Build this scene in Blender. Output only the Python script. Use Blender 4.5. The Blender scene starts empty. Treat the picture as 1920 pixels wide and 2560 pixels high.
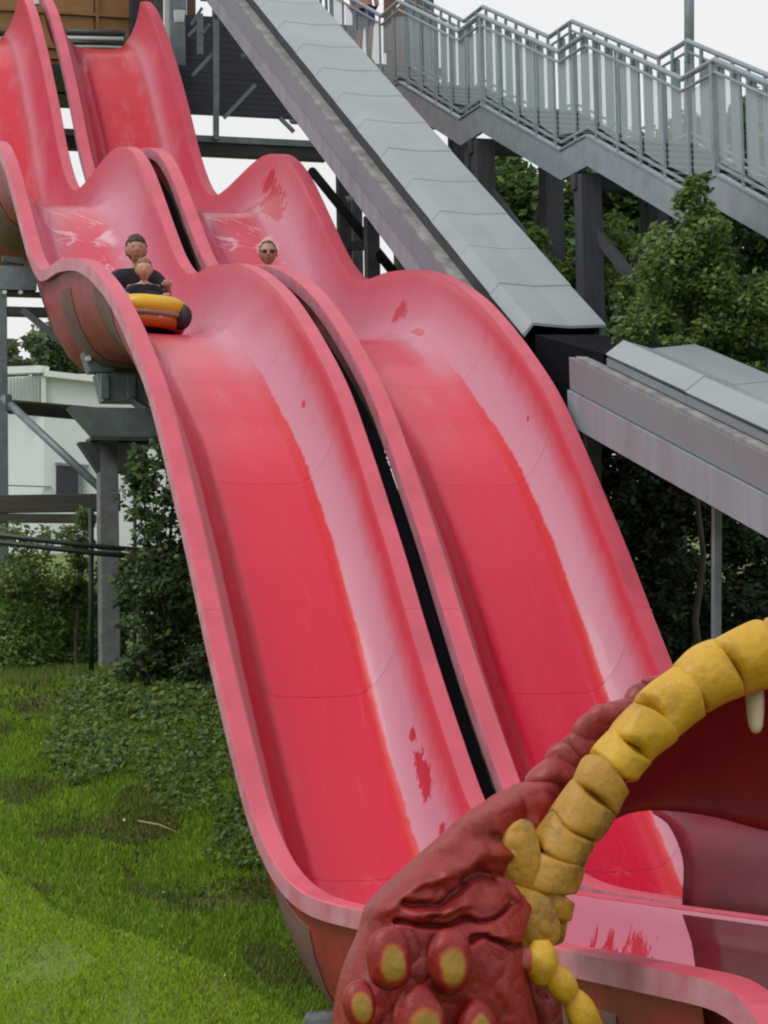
import bpy, bmesh, math, random
import numpy as np
from mathutils import Vector, Matrix, noise
random.seed(7); RNG = np.random.default_rng(7)
S = bpy.context.scene

# ------------------------------------------------------------------ camera
K = 0.857                                    # working units -> metres
FPX, PIT, ROLL, AZ, V0, GAP = 6414.2, 0.0928, -0.0210, 0.2888, 5.063, 0.2046
W = 2.1
cp, sp, cr, sr = math.cos(PIT), math.sin(PIT), math.cos(ROLL), math.sin(ROLL)
def cam_dir(x, f, y):
    x, y = x*cr - y*sr, x*sr + y*cr
    return Vector((x, f*cp - y*sp, f*sp + y*cp))
cam = bpy.data.cameras.new('camera'); camo = bpy.data.objects.new('camera', cam)
S.collection.objects.link(camo); S.camera = camo
R_, F_, U_ = cam_dir(1, 0, 0), cam_dir(0, 1, 0), cam_dir(0, 0, 1)
M = Matrix((( R_.x, U_.x, -F_.x, 0), (R_.y, U_.y, -F_.y, 0), (R_.z, U_.z, -F_.z, 0), (0, 0, 0, 1)))
camo.matrix_world = M
cam.sensor_fit = 'VERTICAL'; cam.sensor_height = 24.0; cam.lens = FPX/2560*24.0
cam.clip_start = 0.3; cam.clip_end = 3000

# ------------------------------------------------------------------ world, sun, exposure
SUN_EL, SUN_AZ = math.radians(52), math.radians(235)    # azimuth clockwise from +Y
w = bpy.data.worlds.new('World'); S.world = w; w.use_nodes = True
nt = w.node_tree; nt.nodes.clear()
sky = nt.nodes.new('ShaderNodeTexSky'); sky.sky_type = 'NISHITA'; sky.sun_disc = False
sky.sun_elevation = SUN_EL; sky.sun_rotation = SUN_AZ; sky.dust_density = 4; sky.air_density = 1.5
scl = nt.nodes.new('ShaderNodeMix'); scl.data_type = 'RGBA'; scl.inputs[0].default_value = 0.93
cl = nt.nodes.new('ShaderNodeTexNoise'); cl.inputs['Scale'].default_value = 1.6; cl.inputs['Detail'].default_value = 4
crp = nt.nodes.new('ShaderNodeValToRGB')
crp.color_ramp.elements[0].position = .3; crp.color_ramp.elements[0].color = (6.9, 6.95, 7.1, 1)
crp.color_ramp.elements[1].position = .75; crp.color_ramp.elements[1].color = (7.9, 7.8, 7.75, 1)
tc = nt.nodes.new('ShaderNodeTexCoord')
nt.links.new(tc.outputs['Generated'], cl.inputs['Vector']); nt.links.new(cl.outputs['Fac'], crp.inputs['Fac'])
nt.links.new(sky.outputs[0], scl.inputs[6]); nt.links.new(crp.outputs[0], scl.inputs[7])
bg = nt.nodes.new('ShaderNodeBackground'); bg.inputs['Strength'].default_value = 0.115
out = nt.nodes.new('ShaderNodeOutputWorld')
nt.links.new(scl.outputs[2], bg.inputs[0]); nt.links.new(bg.outputs[0], out.inputs[0])
sl = bpy.data.lights.new('sun', 'SUN'); sl.energy = 1.1; sl.angle = math.radians(25); sl.color = (1, .97, .93)
so = bpy.data.objects.new('sun', sl); S.collection.objects.link(so)
sd = Vector((math.sin(SUN_AZ)*math.cos(SUN_EL), math.cos(SUN_AZ)*math.cos(SUN_EL), math.sin(SUN_EL)))
so.rotation_euler = sd.to_track_quat('Z', 'Y').to_euler()
S.view_settings.view_transform = 'Standard'; S.view_settings.look = 'None'
S.view_settings.exposure = 0.09; S.view_settings.gamma = 1.0
S.cycles.filter_width = 2.1
S.cycles.max_bounces = 8

# ------------------------------------------------------------------ coordinate helpers
H = Vector((-math.sin(AZ), math.cos(AZ), 0)); A = Vector((math.cos(AZ), math.sin(AZ), 0)); Z = Vector((0, 0, 1))
def P3(v, u, z): return (H*u + A*(v + V0) + Z*z)*K            # slide frame -> metres
def ray(px, py): return cam_dir(px - 960, FPX, -(py - 1280))
def at_v(px, py, v):
    d = ray(px, py); return d*((v + V0)/d.dot(A))*K
def at_u(px, py, u):
    d = ray(px, py); return d*(u/d.dot(H))*K
def at_y(px, py, y):
    d = ray(px, py); return d*(y/d.y)*K

# ------------------------------------------------------------------ object helpers
COL = S.collection
def tag(o, label=None, cat=None, group=None, kind=None):
    if label: o['label'] = label
    if cat: o['category'] = cat
    if group: o['group'] = group
    if kind: o['kind'] = kind
    return o
def empty(name, loc, label, cat, group=None):
    o = bpy.data.objects.new(name, None); COL.objects.link(o); o.location = loc; o.empty_display_size = .1
    bpy.context.view_layer.update() if False else None
    return tag(o, label, cat, group)
def link(name, me, mat, parent=None, smooth=False, kind=None):
    o = bpy.data.objects.new(name, me); COL.objects.link(o)
    for m in (mat if isinstance(mat, (list, tuple)) else [mat]): me.materials.append(m)
    if parent is not None:
        o.parent = parent
        off = Vector((0, 0, 0)); q = parent
        while q is not None: off += q.location; q = q.parent
        o.location = -off                                   # mesh built in world coordinates
    if smooth: me.shade_smooth()
    if kind: o['kind'] = kind
    return o
def origin_to(o, c):
    """move the object's origin to c (world), shifting its mesh so that nothing moves"""
    off = Vector((0, 0, 0)); q = o.parent
    while q is not None: off += q.location; q = q.parent
    cur = off + o.location
    d = Vector(c) - cur
    o.data.transform(Matrix.Translation(-d)); o.location += d
    return o
def mesh(V, F, name='m'):
    me = bpy.data.meshes.new(name); me.from_pydata([tuple(v) for v in V], [], F); me.update(); return me
class MB:
    def __init__(s): s.V = []; s.F = []; s.mi = []
    def add(s, V, F, mi=0):
        n = len(s.V); s.V += [Vector(v) for v in V]; s.F += [tuple(i + n for i in f) for f in F]; s.mi += [mi]*len(F); return s
    def hexa(s, c, mi=0):        # 8 corners: 0-3 bottom loop, 4-7 top loop
        return s.add(c, [(3, 2, 1, 0), (4, 5, 6, 7), (0, 1, 5, 4), (1, 2, 6, 5), (2, 3, 7, 6), (3, 0, 4, 7)], mi)
    def beam(s, p, q, w, h, up=Z, mi=0):
        p, q = Vector(p), Vector(q); d = (q - p).normalized()
        sd_ = d.cross(up)
        if sd_.length < 1e-4: sd_ = d.cross(Vector((1, 0, 0)))
        sd_.normalize(); u2 = sd_.cross(d).normalized(); a = sd_*w/2; b = u2*h/2
        return s.hexa([p-a-b, p+a-b, q+a-b, q-a-b, p-a+b, p+a+b, q+a+b, q-a+b], mi)
    def tube(s, pts, r, n=8, mi=0, cap=True):
        pts = [Vector(p) for p in pts]; rr = r if isinstance(r, (list, tuple)) else [r]*len(pts)
        V = []; prev = None
        for i, p in enumerate(pts):
            d = (pts[min(i+1, len(pts)-1)] - pts[max(i-1, 0)]).normalized()
            if prev is None:
                a = d.cross(Z) if abs(d.z) < .95 else d.cross(Vector((1, 0, 0)))
            else: a = prev - d*prev.dot(d)
            a.normalize(); prev = a; b = d.cross(a)
            V += [p + (a*math.cos(t) + b*math.sin(t))*rr[i] for t in [k*2*math.pi/n for k in range(n)]]
        F = [(i*n+k, i*n+(k+1) % n, (i+1)*n+(k+1) % n, (i+1)*n+k) for i in range(len(pts)-1) for k in range(n)]
        if cap: F += [tuple(range(n))[::-1], tuple((len(pts)-1)*n+k for k in range(n))]
        return s.add(V, F, mi)
    def build(s, name, mat, parent=None, smooth=False, bevel=0, kind=None):
        me = mesh(s.V, s.F, name)
        o = link(name, me, mat, parent, smooth, kind)
        me.polygons.foreach_set('material_index', s.mi)
        if bevel:
            b = o.modifiers.new('bevel', 'BEVEL'); b.width = bevel; b.segments = 2; b.limit_method = 'ANGLE'
        return o
def recalc(me):
    bm = bmesh.new(); bm.from_mesh(me); bmesh.ops.recalc_face_normals(bm, faces=bm.faces); bm.to_mesh(me); bm.free()

# ------------------------------------------------------------------ materials
def mat(name, col, rough=.6, var=.25, scale=3., col2=None, bump=.0, bscale=30., metal=0., spec=.5, coat=0., streak=None, detail=6):
    m = bpy.data.materials.new(name); m.use_nodes = True; t = m.node_tree; b = t.nodes['Principled BSDF']
    b.inputs['Roughness'].default_value = rough; b.inputs['Metallic'].default_value = metal
    b.inputs['Specular IOR Level'].default_value = spec; b.inputs['Coat Weight'].default_value = coat
    g = t.nodes.new('ShaderNodeNewGeometry')
    mp = t.nodes.new('ShaderNodeMapping'); t.links.new(g.outputs['Position'], mp.inputs[0])
    if streak: mp.inputs['Scale'].default_value = streak
    n = t.nodes.new('ShaderNodeTexNoise'); n.inputs['Scale'].default_value = scale; n.inputs['Detail'].default_value = detail
    n.inputs['Roughness'].default_value = .65
    t.links.new(mp.outputs[0], n.inputs['Vector'])
    r = t.nodes.new('ShaderNodeValToRGB'); c = col; c2 = col2 or tuple(x*(1-var) for x in col)
    r.color_ramp.elements[0].color = (*c2, 1); r.color_ramp.elements[0].position = .32
    r.color_ramp.elements[1].color = (*[min(1, x*(1+var*.5)) for x in c], 1); r.color_ramp.elements[1].position = .68
    t.links.new(n.outputs['Fac'], r.inputs[0]); t.links.new(r.outputs[0], b.inputs['Base Color'])
    if bump:
        n2 = t.nodes.new('ShaderNodeTexNoise'); n2.inputs['Scale'].default_value = bscale; n2.inputs['Detail'].default_value = 4
        t.links.new(g.outputs['Position'], n2.inputs['Vector'])
        bp = t.nodes.new('ShaderNodeBump'); bp.inputs['Strength'].default_value = bump; bp.inputs['Distance'].default_value = .02
        t.links.new(n2.outputs['Fac'], bp.inputs['Height']); t.links.new(bp.outputs[0], b.inputs['Normal'])
    return m
def ramp(t, stops, fac):
    r = t.nodes.new('ShaderNodeValToRGB'); e = r.color_ramp.elements
    while len(e) > 1: e.remove(e[0])
    e[0].position = stops[0][0]; e[0].color = (*stops[0][1], 1)
    for p, c in stops[1:]:
        k = e.new(p); k.color = (*c, 1)
    t.links.new(fac, r.inputs[0]); return r.outputs[0]
def mth(t, op, a, b=None, c=None, clamp=False):
    n = t.nodes.new('ShaderNodeMath'); n.operation = op; n.use_clamp = clamp
    for i, x in enumerate((a, b, c)):
        if x is None: continue
        if isinstance(x, (int, float)): n.inputs[i].default_value = x
        else: t.links.new(x, n.inputs[i])
    return n.outputs[0]
def mixc(t, f, a, b):
    n = t.nodes.new('ShaderNodeMix'); n.data_type = 'RGBA'
    if isinstance(f, (int, float)): n.inputs[0].default_value = f
    else: t.links.new(f, n.inputs[0])
    for i, x in ((6, a), (7, b)):
        if isinstance(x, tuple): n.inputs[i].default_value = (*x, 1)
        else: t.links.new(x, n.inputs[i])
    return n.outputs[2]
def sstep(t, x, a, b):
    n = t.nodes.new('ShaderNodeMapRange'); n.interpolation_type = 'SMOOTHSTEP'; t.links.new(x, n.inputs[0])
    n.inputs[1].default_value = a; n.inputs[2].default_value = b; return n.outputs[0]

def slide_material(name, blobs):
    """gelcoat trough: wet red floor between chalky, sun-faded walls with reflection painted in, waterline with ragged edge"""
    m = bpy.data.materials.new(name); m.use_nodes = True; t = m.node_tree; b = t.nodes['Principled BSDF']; b.inputs['Specular IOR Level'].default_value = .36; b.inputs['Coat Weight'].default_value = .12; b.inputs['Coat Roughness'].default_value = .08
    uv = t.nodes.new('ShaderNodeUVMap'); uv.uv_map = 'UVMap'
    sx = t.nodes.new('ShaderNodeSeparateXYZ'); t.links.new(uv.outputs[0], sx.inputs[0])
    s, L = sx.outputs[0], sx.outputs[1]                     # s across 0..1, L metres from the top
    def noi(scale, det=5, stretch=(1, 1, 1), rough=.6):
        mp = t.nodes.new('ShaderNodeMapping'); mp.inputs['Scale'].default_value = stretch
        cmb = t.nodes.new('ShaderNodeCombineXYZ'); t.links.new(mth(t, 'MULTIPLY', s, 2.2), cmb.inputs[0]); t.links.new(L, cmb.inputs[1])
        t.links.new(cmb.outputs[0], mp.inputs[0])
        n = t.nodes.new('ShaderNodeTexNoise'); n.inputs['Scale'].default_value = scale; n.inputs['Detail'].default_value = det
        n.inputs['Roughness'].default_value = rough; t.links.new(mp.outputs[0], n.inputs['Vector']); return n.outputs['Fac'], mp, cmb
    nE, _, cmb = noi(2.2, 8, (1, .7, 1), .7)
    sd_ = mth(t, 'ADD', s, mth(t, 'MULTIPLY', mth(t, 'SUBTRACT', nE, .5), .035))
    nF = noi(11, 4, (1, .6, 1), .7)[0]
    sd_ = mth(t, 'ADD', sd_, mth(t, 'MULTIPLY', mth(t, 'SUBTRACT', nF, .5), .020))
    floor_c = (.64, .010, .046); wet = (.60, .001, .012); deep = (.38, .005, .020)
    pale = (.55, .205, .285); pink = (.58, .080, .128); pinkr = (.56, .042, .072)  # pale-to-pink steps along the walls hold reflection and dirt in the colour
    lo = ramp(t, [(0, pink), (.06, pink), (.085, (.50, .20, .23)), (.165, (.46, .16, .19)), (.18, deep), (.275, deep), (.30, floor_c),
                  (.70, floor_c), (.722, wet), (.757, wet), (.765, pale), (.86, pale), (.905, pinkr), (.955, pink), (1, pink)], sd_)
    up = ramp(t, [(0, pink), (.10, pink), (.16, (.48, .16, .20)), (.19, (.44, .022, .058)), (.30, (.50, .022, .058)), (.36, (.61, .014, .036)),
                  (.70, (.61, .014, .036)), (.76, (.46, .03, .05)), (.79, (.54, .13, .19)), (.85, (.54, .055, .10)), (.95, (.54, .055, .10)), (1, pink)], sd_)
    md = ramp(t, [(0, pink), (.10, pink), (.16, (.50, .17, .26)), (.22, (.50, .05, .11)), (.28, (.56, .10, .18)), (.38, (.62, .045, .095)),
                  (.60, (.62, .040, .088)), (.70, (.56, .14, .21)), (.80, (.56, .20, .29)), (.88, (.55, .13, .19)), (.95, pinkr), (1, pink)], sd_)  # middle reach: whitish sky reflection painted into the right wall
    nL, _, _ = noi(.5, 4)
    Ld = mth(t, 'ADD', L, mth(t, 'MULTIPLY', mth(t, 'SUBTRACT', nL, .5), 2.5))
    c = mixc(t, sstep(t, Ld, 6.0, 8.2), up, md)
    c = mixc(t, sstep(t, Ld, 20.8, 24.4), c, lo)
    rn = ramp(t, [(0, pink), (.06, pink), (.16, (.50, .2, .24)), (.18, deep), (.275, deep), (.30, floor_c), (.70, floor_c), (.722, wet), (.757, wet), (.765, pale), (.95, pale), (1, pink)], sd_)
    c = mixc(t, sstep(t, Ld, 31.6, 33.0), c, rn)
    # chalk bloom over the middle reach
    nb, _, _ = noi(3.0, 6, (1, .35, 1))
    c = mixc(t, mth(t, 'MULTIPLY', sstep(t, nb, .5, .75), mth(t, 'MULTIPLY', mth(t, 'SUBTRACT', 1, sstep(t, L, 22, 26)), .40)), c, (.55, .20, .25))
    # fine scratches / dried water runs along the slide
    ns, _, _ = noi(9, 3, (1.0, .10, 1))
    c = mixc(t, mth(t, 'MULTIPLY', sstep(t, ns, .6, .8), .13), c, (.62, .30, .36))
    nr, _, _ = noi(7, 4, (1, .07, 1)); 
    c = mixc(t, mth(t, 'MULTIPLY', sstep(t, nr, .6, .8), .12), c, (.30, .02, .04))
    # foam curls in the dips
    v = t.nodes.new('ShaderNodeTexVoronoi'); v.feature = 'DISTANCE_TO_EDGE'; v.inputs['Scale'].default_value = 1.5
    nw, _, _ = noi(2.5, 4)
    vadd = t.nodes.new('ShaderNodeVectorMath'); vadd.operation = 'ADD'; t.links.new(cmb.outputs[0], vadd.inputs[0])
    cw = t.nodes.new('ShaderNodeCombineXYZ'); t.links.new(nw, cw.inputs[0]); t.links.new(nw, cw.inputs[1]); t.links.new(cw.outputs[0], vadd.inputs[1])
    t.links.new(vadd.outputs[0], v.inputs['Vector'])
    line = mth(t, 'SUBTRACT', 1, sstep(t, v.outputs['Distance'], .0, .045))
    gate = mth(t, 'MULTIPLY', sstep(t, L, 12.1, 12.5), mth(t, 'SUBTRACT', 1, sstep(t, L, 14.8, 16.2)))
    gate = mth(t, 'MAXIMUM', gate, mth(t, 'MULTIPLY', mth(t, 'MULTIPLY', sstep(t, L, 30.2, 30.6), mth(t, 'SUBTRACT', 1, sstep(t, L, 31.2, 31.9))), .45))
    np_, _, _ = noi(1.3, 3)
    gate = mth(t, 'MULTIPLY', mth(t, 'MULTIPLY', gate, sstep(t, np_, .42, .55)), mth(t, 'MULTIPLY', sstep(t, s, .24, .3), mth(t, 'SUBTRACT', 1, sstep(t, s, .66, .74))))
    foam = mth(t, 'MULTIPLY', line, gate)
    c = mixc(t, mth(t, 'MULTIPLY', foam, .8), c, (.78, .50, .56))
    # splashed wet patches on the chalky wall
    nb2, _, _ = noi(7, 5, (1, .55, 1), .75)
    bl = None
    for (bs, bL, rs, rL) in blobs:
        dx = mth(t, 'DIVIDE', mth(t, 'SUBTRACT', s, bs), rs); dy = mth(t, 'DIVIDE', mth(t, 'SUBTRACT', L, bL), rL)
        d2 = mth(t, 'SQRT', mth(t, 'ADD', mth(t, 'MULTIPLY', dx, dx), mth(t, 'MULTIPLY', dy, dy)))
        q = mth(t, 'SUBTRACT', 1, sstep(t, mth(t, 'ADD', d2, mth(t, 'MULTIPLY', mth(t, 'SUBTRACT', nb2, .5), 3.2)), .72, .86))
        bl = q if bl is None else mth(t, 'MAXIMUM', bl, q)
    if bl is not None: c = mixc(t, mth(t, 'MULTIPLY', bl, .9), c, (.48, .010, .025))
    ng, _, _ = noi(5.5, 7, (1, .22, 1), .75)
    c = mixc(t, mth(t, 'MULTIPLY', sstep(t, ng, .56, .72), .22), c, (.34, .11, .14))
    nk, _, _ = noi(26, 3, (1, .30, 1))
    c = mixc(t, mth(t, 'MULTIPLY', sstep(t, nk, .70, .76), .35), c, (.22, .05, .06))
    t.links.new(c, b.inputs['Base Color'])
    dry = mth(t, 'MAXIMUM', sstep(t, sd_, .755, .775), mth(t, 'SUBTRACT', 1, sstep(t, sd_, .15, .19)))
    if bl is not None: dry = mth(t, 'MULTIPLY', dry, mth(t, 'SUBTRACT', 1, bl))
    t.links.new(mth(t, 'ADD', mth(t, 'MULTIPLY', dry, .14), .27), b.inputs['Roughness'])
    nbm, _, _ = noi(14, 5, (1, .35, 1)); bp = t.nodes.new('ShaderNodeBump'); bp.inputs['Strength'].default_value = .12; bp.inputs['Distance'].default_value = .02
    t.links.new(nbm, bp.inputs['Height']); t.links.new(bp.outputs[0], b.inputs['Normal'])
    return m

M_rim = mat('rim_gelcoat', (.63, .090, .140), .42, .16, 2.2, bump=.08, bscale=20)
M_rim_old = mat('rim_chalk', (.52, .25, .32), .55, .22, 4.0, col2=(.50, .13, .17), bump=.1, bscale=25)
M_hull = mat('hull_red', (.33, .025, .035), .5, .45, 2.5, bump=.15, bscale=12)
M_hullband = mat('hull_brown', (.17, .085, .075), .75, .3, 4)
M_joint = mat('joint_sealant', (.24, .02, .03), .7, .2)
M_steel = mat('galvanised_steel', (.20, .25, .28), .5, .28, 5, metal=.25, bump=.05, bscale=60)
M_steel_dk = mat('weathered_steel', (.075, .085, .095), .6, .3, 4, metal=.2)
M_roof = mat('roof_sheet', (.31, .355, .38), .42, .10, 1.2, metal=.15, bump=.03, bscale=8)
M_side = mat('chute_side_sheet', (.19, .26, .30), .5, .25, .45, col2=(.185, .215, .25), bump=.08, bscale=10, streak=(1, 1, .6))
M_side_lo = mat('chute_side_lower_sheet', (.27, .33, .38), .5, .28, 2.2, col2=(.22, .25, .29), streak=(2, 2, .5))
M_ledge = mat('chute_ledge_lichen', (.30, .30, .28), .8, .45, 5, col2=(.15, .15, .16))
M_black = mat('matt_black', (.007, .007, .011), .95, .3, spec=.1)  # also colours in the shade of the lane gap and open mouths
M_dark = mat('dark_navy_cladding', (.028, .034, .055), .6, .35, 3, streak=(.4, .4, 6))
M_beamdk = mat('dark_brown_beam', (.045, .045, .055), .7, .3, 3)
M_wood = mat('orange_stained_wood', (.34, .17, .06), .6, .2, 4, streak=(1, 1, 5))
M_woodtrim = mat('wood_frame', (.28, .15, .055), .6, .2, 4)
M_post = mat('timber_post', (.060, .066, .082), .75, .35, 3, streak=(5, 5, .4))
M_brownpost = mat('brown_post', (.17, .10, .065), .7, .3, 3, streak=(5, 5, .5))
M_conc = mat('concrete', (.20, .22, .225), .85, .35, 5, bump=.3, bscale=30)
M_grate = mat('steel_grating', (.16, .18, .19), .6, .3, 8)
M_white = mat('white_render', (.66, .71, .74), .8, .05, .6)
M_whitetrim = mat('white_trim', (.75, .77, .76), .6, .05)
M_clad = mat('pale_green_corrugated', (.42, .48, .46), .6, .1, 2)
M_win = mat('window_glass_dark', (.012, .014, .022), .15, .2)
M_pipe = mat('black_pipe', (.016, .026, .024), .4, .3)
M_fence = mat('green_fence_paint', (.012, .035, .022), .5, .3)
M_oldwood = mat('grey_brown_timber', (.105, .095, .082), .8, .4, 4, streak=(.5, .5, 8), bump=.2)
M_mrn = mat('maroon_gloss', (.10, .006, .013), .30, .6, .8, spec=.3, bump=.05, bscale=5)
M_mrn2 = mat('maroon_matt', (.25, .010, .018), .55, .3, 2.0)
def panel_glass():
    m = bpy.data.materials.new('frosted_panel'); m.use_nodes = True; t = m.node_tree; b = t.nodes['Principled BSDF']
    b.inputs['Base Color'].default_value = (.50, .60, .63, 1); b.inputs['Roughness'].default_value = .35; b.inputs['Alpha'].default_value = .32
    return m
M_glass = panel_glass()

# ------------------------------------------------------------------ the ground
def hgt(x, y):                                 # working units
    # near lawn, grass bank, hillside behind
    t = min(max((y - 20.6)/8.6, 0), 1); t = t*t*(3 - 2*t)*.35 + t*.65
    z = -2.55 + 3.35*t
    if y > 29.2: z += (y - 29.2)*.115
    z -= max(0, min(1, (x + 1.2)/5))*min(1, max(0, (34 - y)/8))*1.1*t
    z += .10*noise.noise(Vector((x*.5, y*.5, 3)))*min(1, max(0, (y-19)/3)) + .03*noise.noise(Vector((x*2, y*2, 7)))
    if y > 120: z -= (y - 120)*.10
    return z
def ground_hit(px, py):
    d = ray(px, py); d = d/d.y; t = 14.
    while t < 90:
        if d.z*t <= hgt(d.x*t, t): return Vector((d.x*t, t, hgt(d.x*t, t)))*K
        t += .05
    return d*90*K
def ground():
    xs = sorted(set([-400, -200, -100, -60, -40, -25] + [round(-16 + i*.4, 2) for i in range(100)] + [30, 45, 70, 120, 250, 400]))
    ys = sorted(set([-300, -100, -30, 0, 6, 10, 13] + [round(15 + i*.3, 2) for i in range(70)] + [37, 39, 42, 46, 50, 60, 70, 80, 90, 105, 120, 150, 250, 500]))
    V = [Vector((x, y, hgt(x, y)))*K for y in ys for x in xs]; n = len(xs)
    F = [(j*n+i, j*n+i+1, (j+1)*n+i+1, (j+1)*n+i) for j in range(len(ys)-1) for i in range(n-1)]
    m = mat('bank_soil_and_moss', (.12, .20, .03), .95, .4, 1.4, col2=(.12, .13, .04), bump=.6, bscale=14)
    o = link('ground', mesh(V, F, 'ground'), m, smooth=True); tag(o, kind='structure'); return o
ground()

# ------------------------------------------------------------------ slide lanes
PROF = [(46.75,14.22),(46.3,14.02),(45.6,13.55),(44.6,12.65),(43.8,11.82),(43.2,11.15),(42.6,10.42),(42.1,9.92),(41.6,9.52),(41.1,9.27),(40.6,9.15),
        (39.9,9.11),(39.0,9.11),(38.0,9.11),(37.3,9.06),(36.7,8.95),(36.1,8.77),(35.5,8.47),(35.0,8.14),(34.4,7.66),(33.8,7.17),(33.2,6.70),(32.7,6.40),
        (32.2,6.20),(31.7,6.13),(31.0,6.08),(30.3,5.98),(29.5,5.83),(28.7,5.60),(28.0,5.34),(27.3,5.03),(26.5,4.58),(25.8,4.13),(25.2,3.69),
        (24.6,3.12),(24.0,2.50),(23.4,1.86),(22.8,1.17),(22.2,.52),(21.7,.02),(21.2,-.45),(20.7,-.75),(20.2,-.95),(19.6,-1.07),(18.9,-1.12),
        (17.6,-1.13),(16.0,-1.13),(14.5,-1.13),(13.0,-1.13),(12.0,-1.13),(11.55,-1.14),(11.2,-1.22),(10.95,-1.42),(10.8,-1.75),(10.74,-2.1)]
def catmull(pts, n):
    out_ = []
    for i in range(len(pts)-1):
        p0 = pts[max(i-1, 0)]; p1 = pts[i]; p2 = pts[i+1]; p3 = pts[min(i+2, len(pts)-1)]
        for k in range(n):
            t = k/n
            out_.append(tuple(.5*((2*b)+(-a+c)*t+(2*a-5*b+4*c-d)*t*t+(-a+3*b-3*c+d)*t**3) for a, b, c, d in zip(p0, p1, p2, p3)))
    out_.append(pts[-1]); return out_
def resample(pts, ds):
    a = np.array(pts); L = np.r_[0, np.cumsum(np.hypot(*(np.diff(a, axis=0).T)))]
    s = np.arange(0, L[-1], ds); return np.c_[np.interp(s, L, a[:, 0]), np.interp(s, L, a[:, 1])], s
PP, PS = resample(catmull(PROF, 6), .12)
def smooth1(a, k=2):
    for _ in range(k): a[1:-1] = (a[:-2] + 2*a[1:-1] + a[2:])/4
smooth1(PP, 3)
Tn = np.gradient(PP, axis=0); Tn /= np.linalg.norm(Tn, axis=1)[:, None]
Nn = np.c_[-Tn[:, 1], Tn[:, 0]]                # unit normal; Tn points downhill (-u) so flip to point up
Nn = np.where(Nn[:, 1:2] < 0, -Nn, Nn)
# the run-out nose keeps its upright normals
nose = PP[:, 0] < 12.3
END_FLOOR = int(np.argmax(PP[:, 0] < 12.0))
DEP_U = [10, 20, 22.4, 24, 26, 28.7, 31.5, 34, 36.5, 39, 43, 45, 47]
DEP_D = [.95, .90, .85, .74, .86, .80, 1.06, .88, .90, 1.12, .92, .74, 1.0]
def spt(i, v, d, nrm=False):                   # point of the lane: v across, d below the lip line
    if nrm: return (PP[i, 0] - Nn[i, 0]*d, v, PP[i, 1] - Nn[i, 1]*d)
    k = float(np.interp(PP[i, 0], DEP_U, DEP_D))/.71
    return (PP[i, 0], v, PP[i, 1] - d*k)
INNER = [(.17, 0), (.195, .03), (.22, .10), (.26, .22), (.32, .36), (.40, .49), (.50, .60), (.60, .67), (.70, .70), (.90, .705), (1.05, .71),
         (1.25, .705), (1.42, .70), (1.53, .675), (1.62, .61), (1.72, .50), (1.80, .37), (1.86, .23), (1.90, .10), (1.915, .03), (1.93, 0)]
INNER_S = [v/W for v, d in INNER]
HULL = [(.07, .10), (.09, .25), (.13, .42), (.22, .62), (.36, .80), (.52, .90), (.80, .93), (1.30, .93), (1.58, .90), (1.74, .80), (1.88, .62), (1.97, .42), (2.01, .25), (2.03, .10)]
RIM_L = [(.172, -.004), (.17, .03), (.08, .035), (.05, .145), (-.004, .145), (0, .008), (.012, -.006)]
def loft(i0, i1, sec, voff, closed=False, nrm=False):
    V = []; n = len(sec)
    for i in range(i0, i1+1):
        for v, d in sec:
            u, vv, z = spt(i, v + voff, d, nrm); V.append(P3(vv, u, z))
    F = []
    m_ = n if closed else n-1
    for j in range(i1-i0):
        for k in range(m_):
            a = j*n+k; b = j*n+(k+1) % n; F.append((a, b, b+n, a+n))
    return V, F
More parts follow.
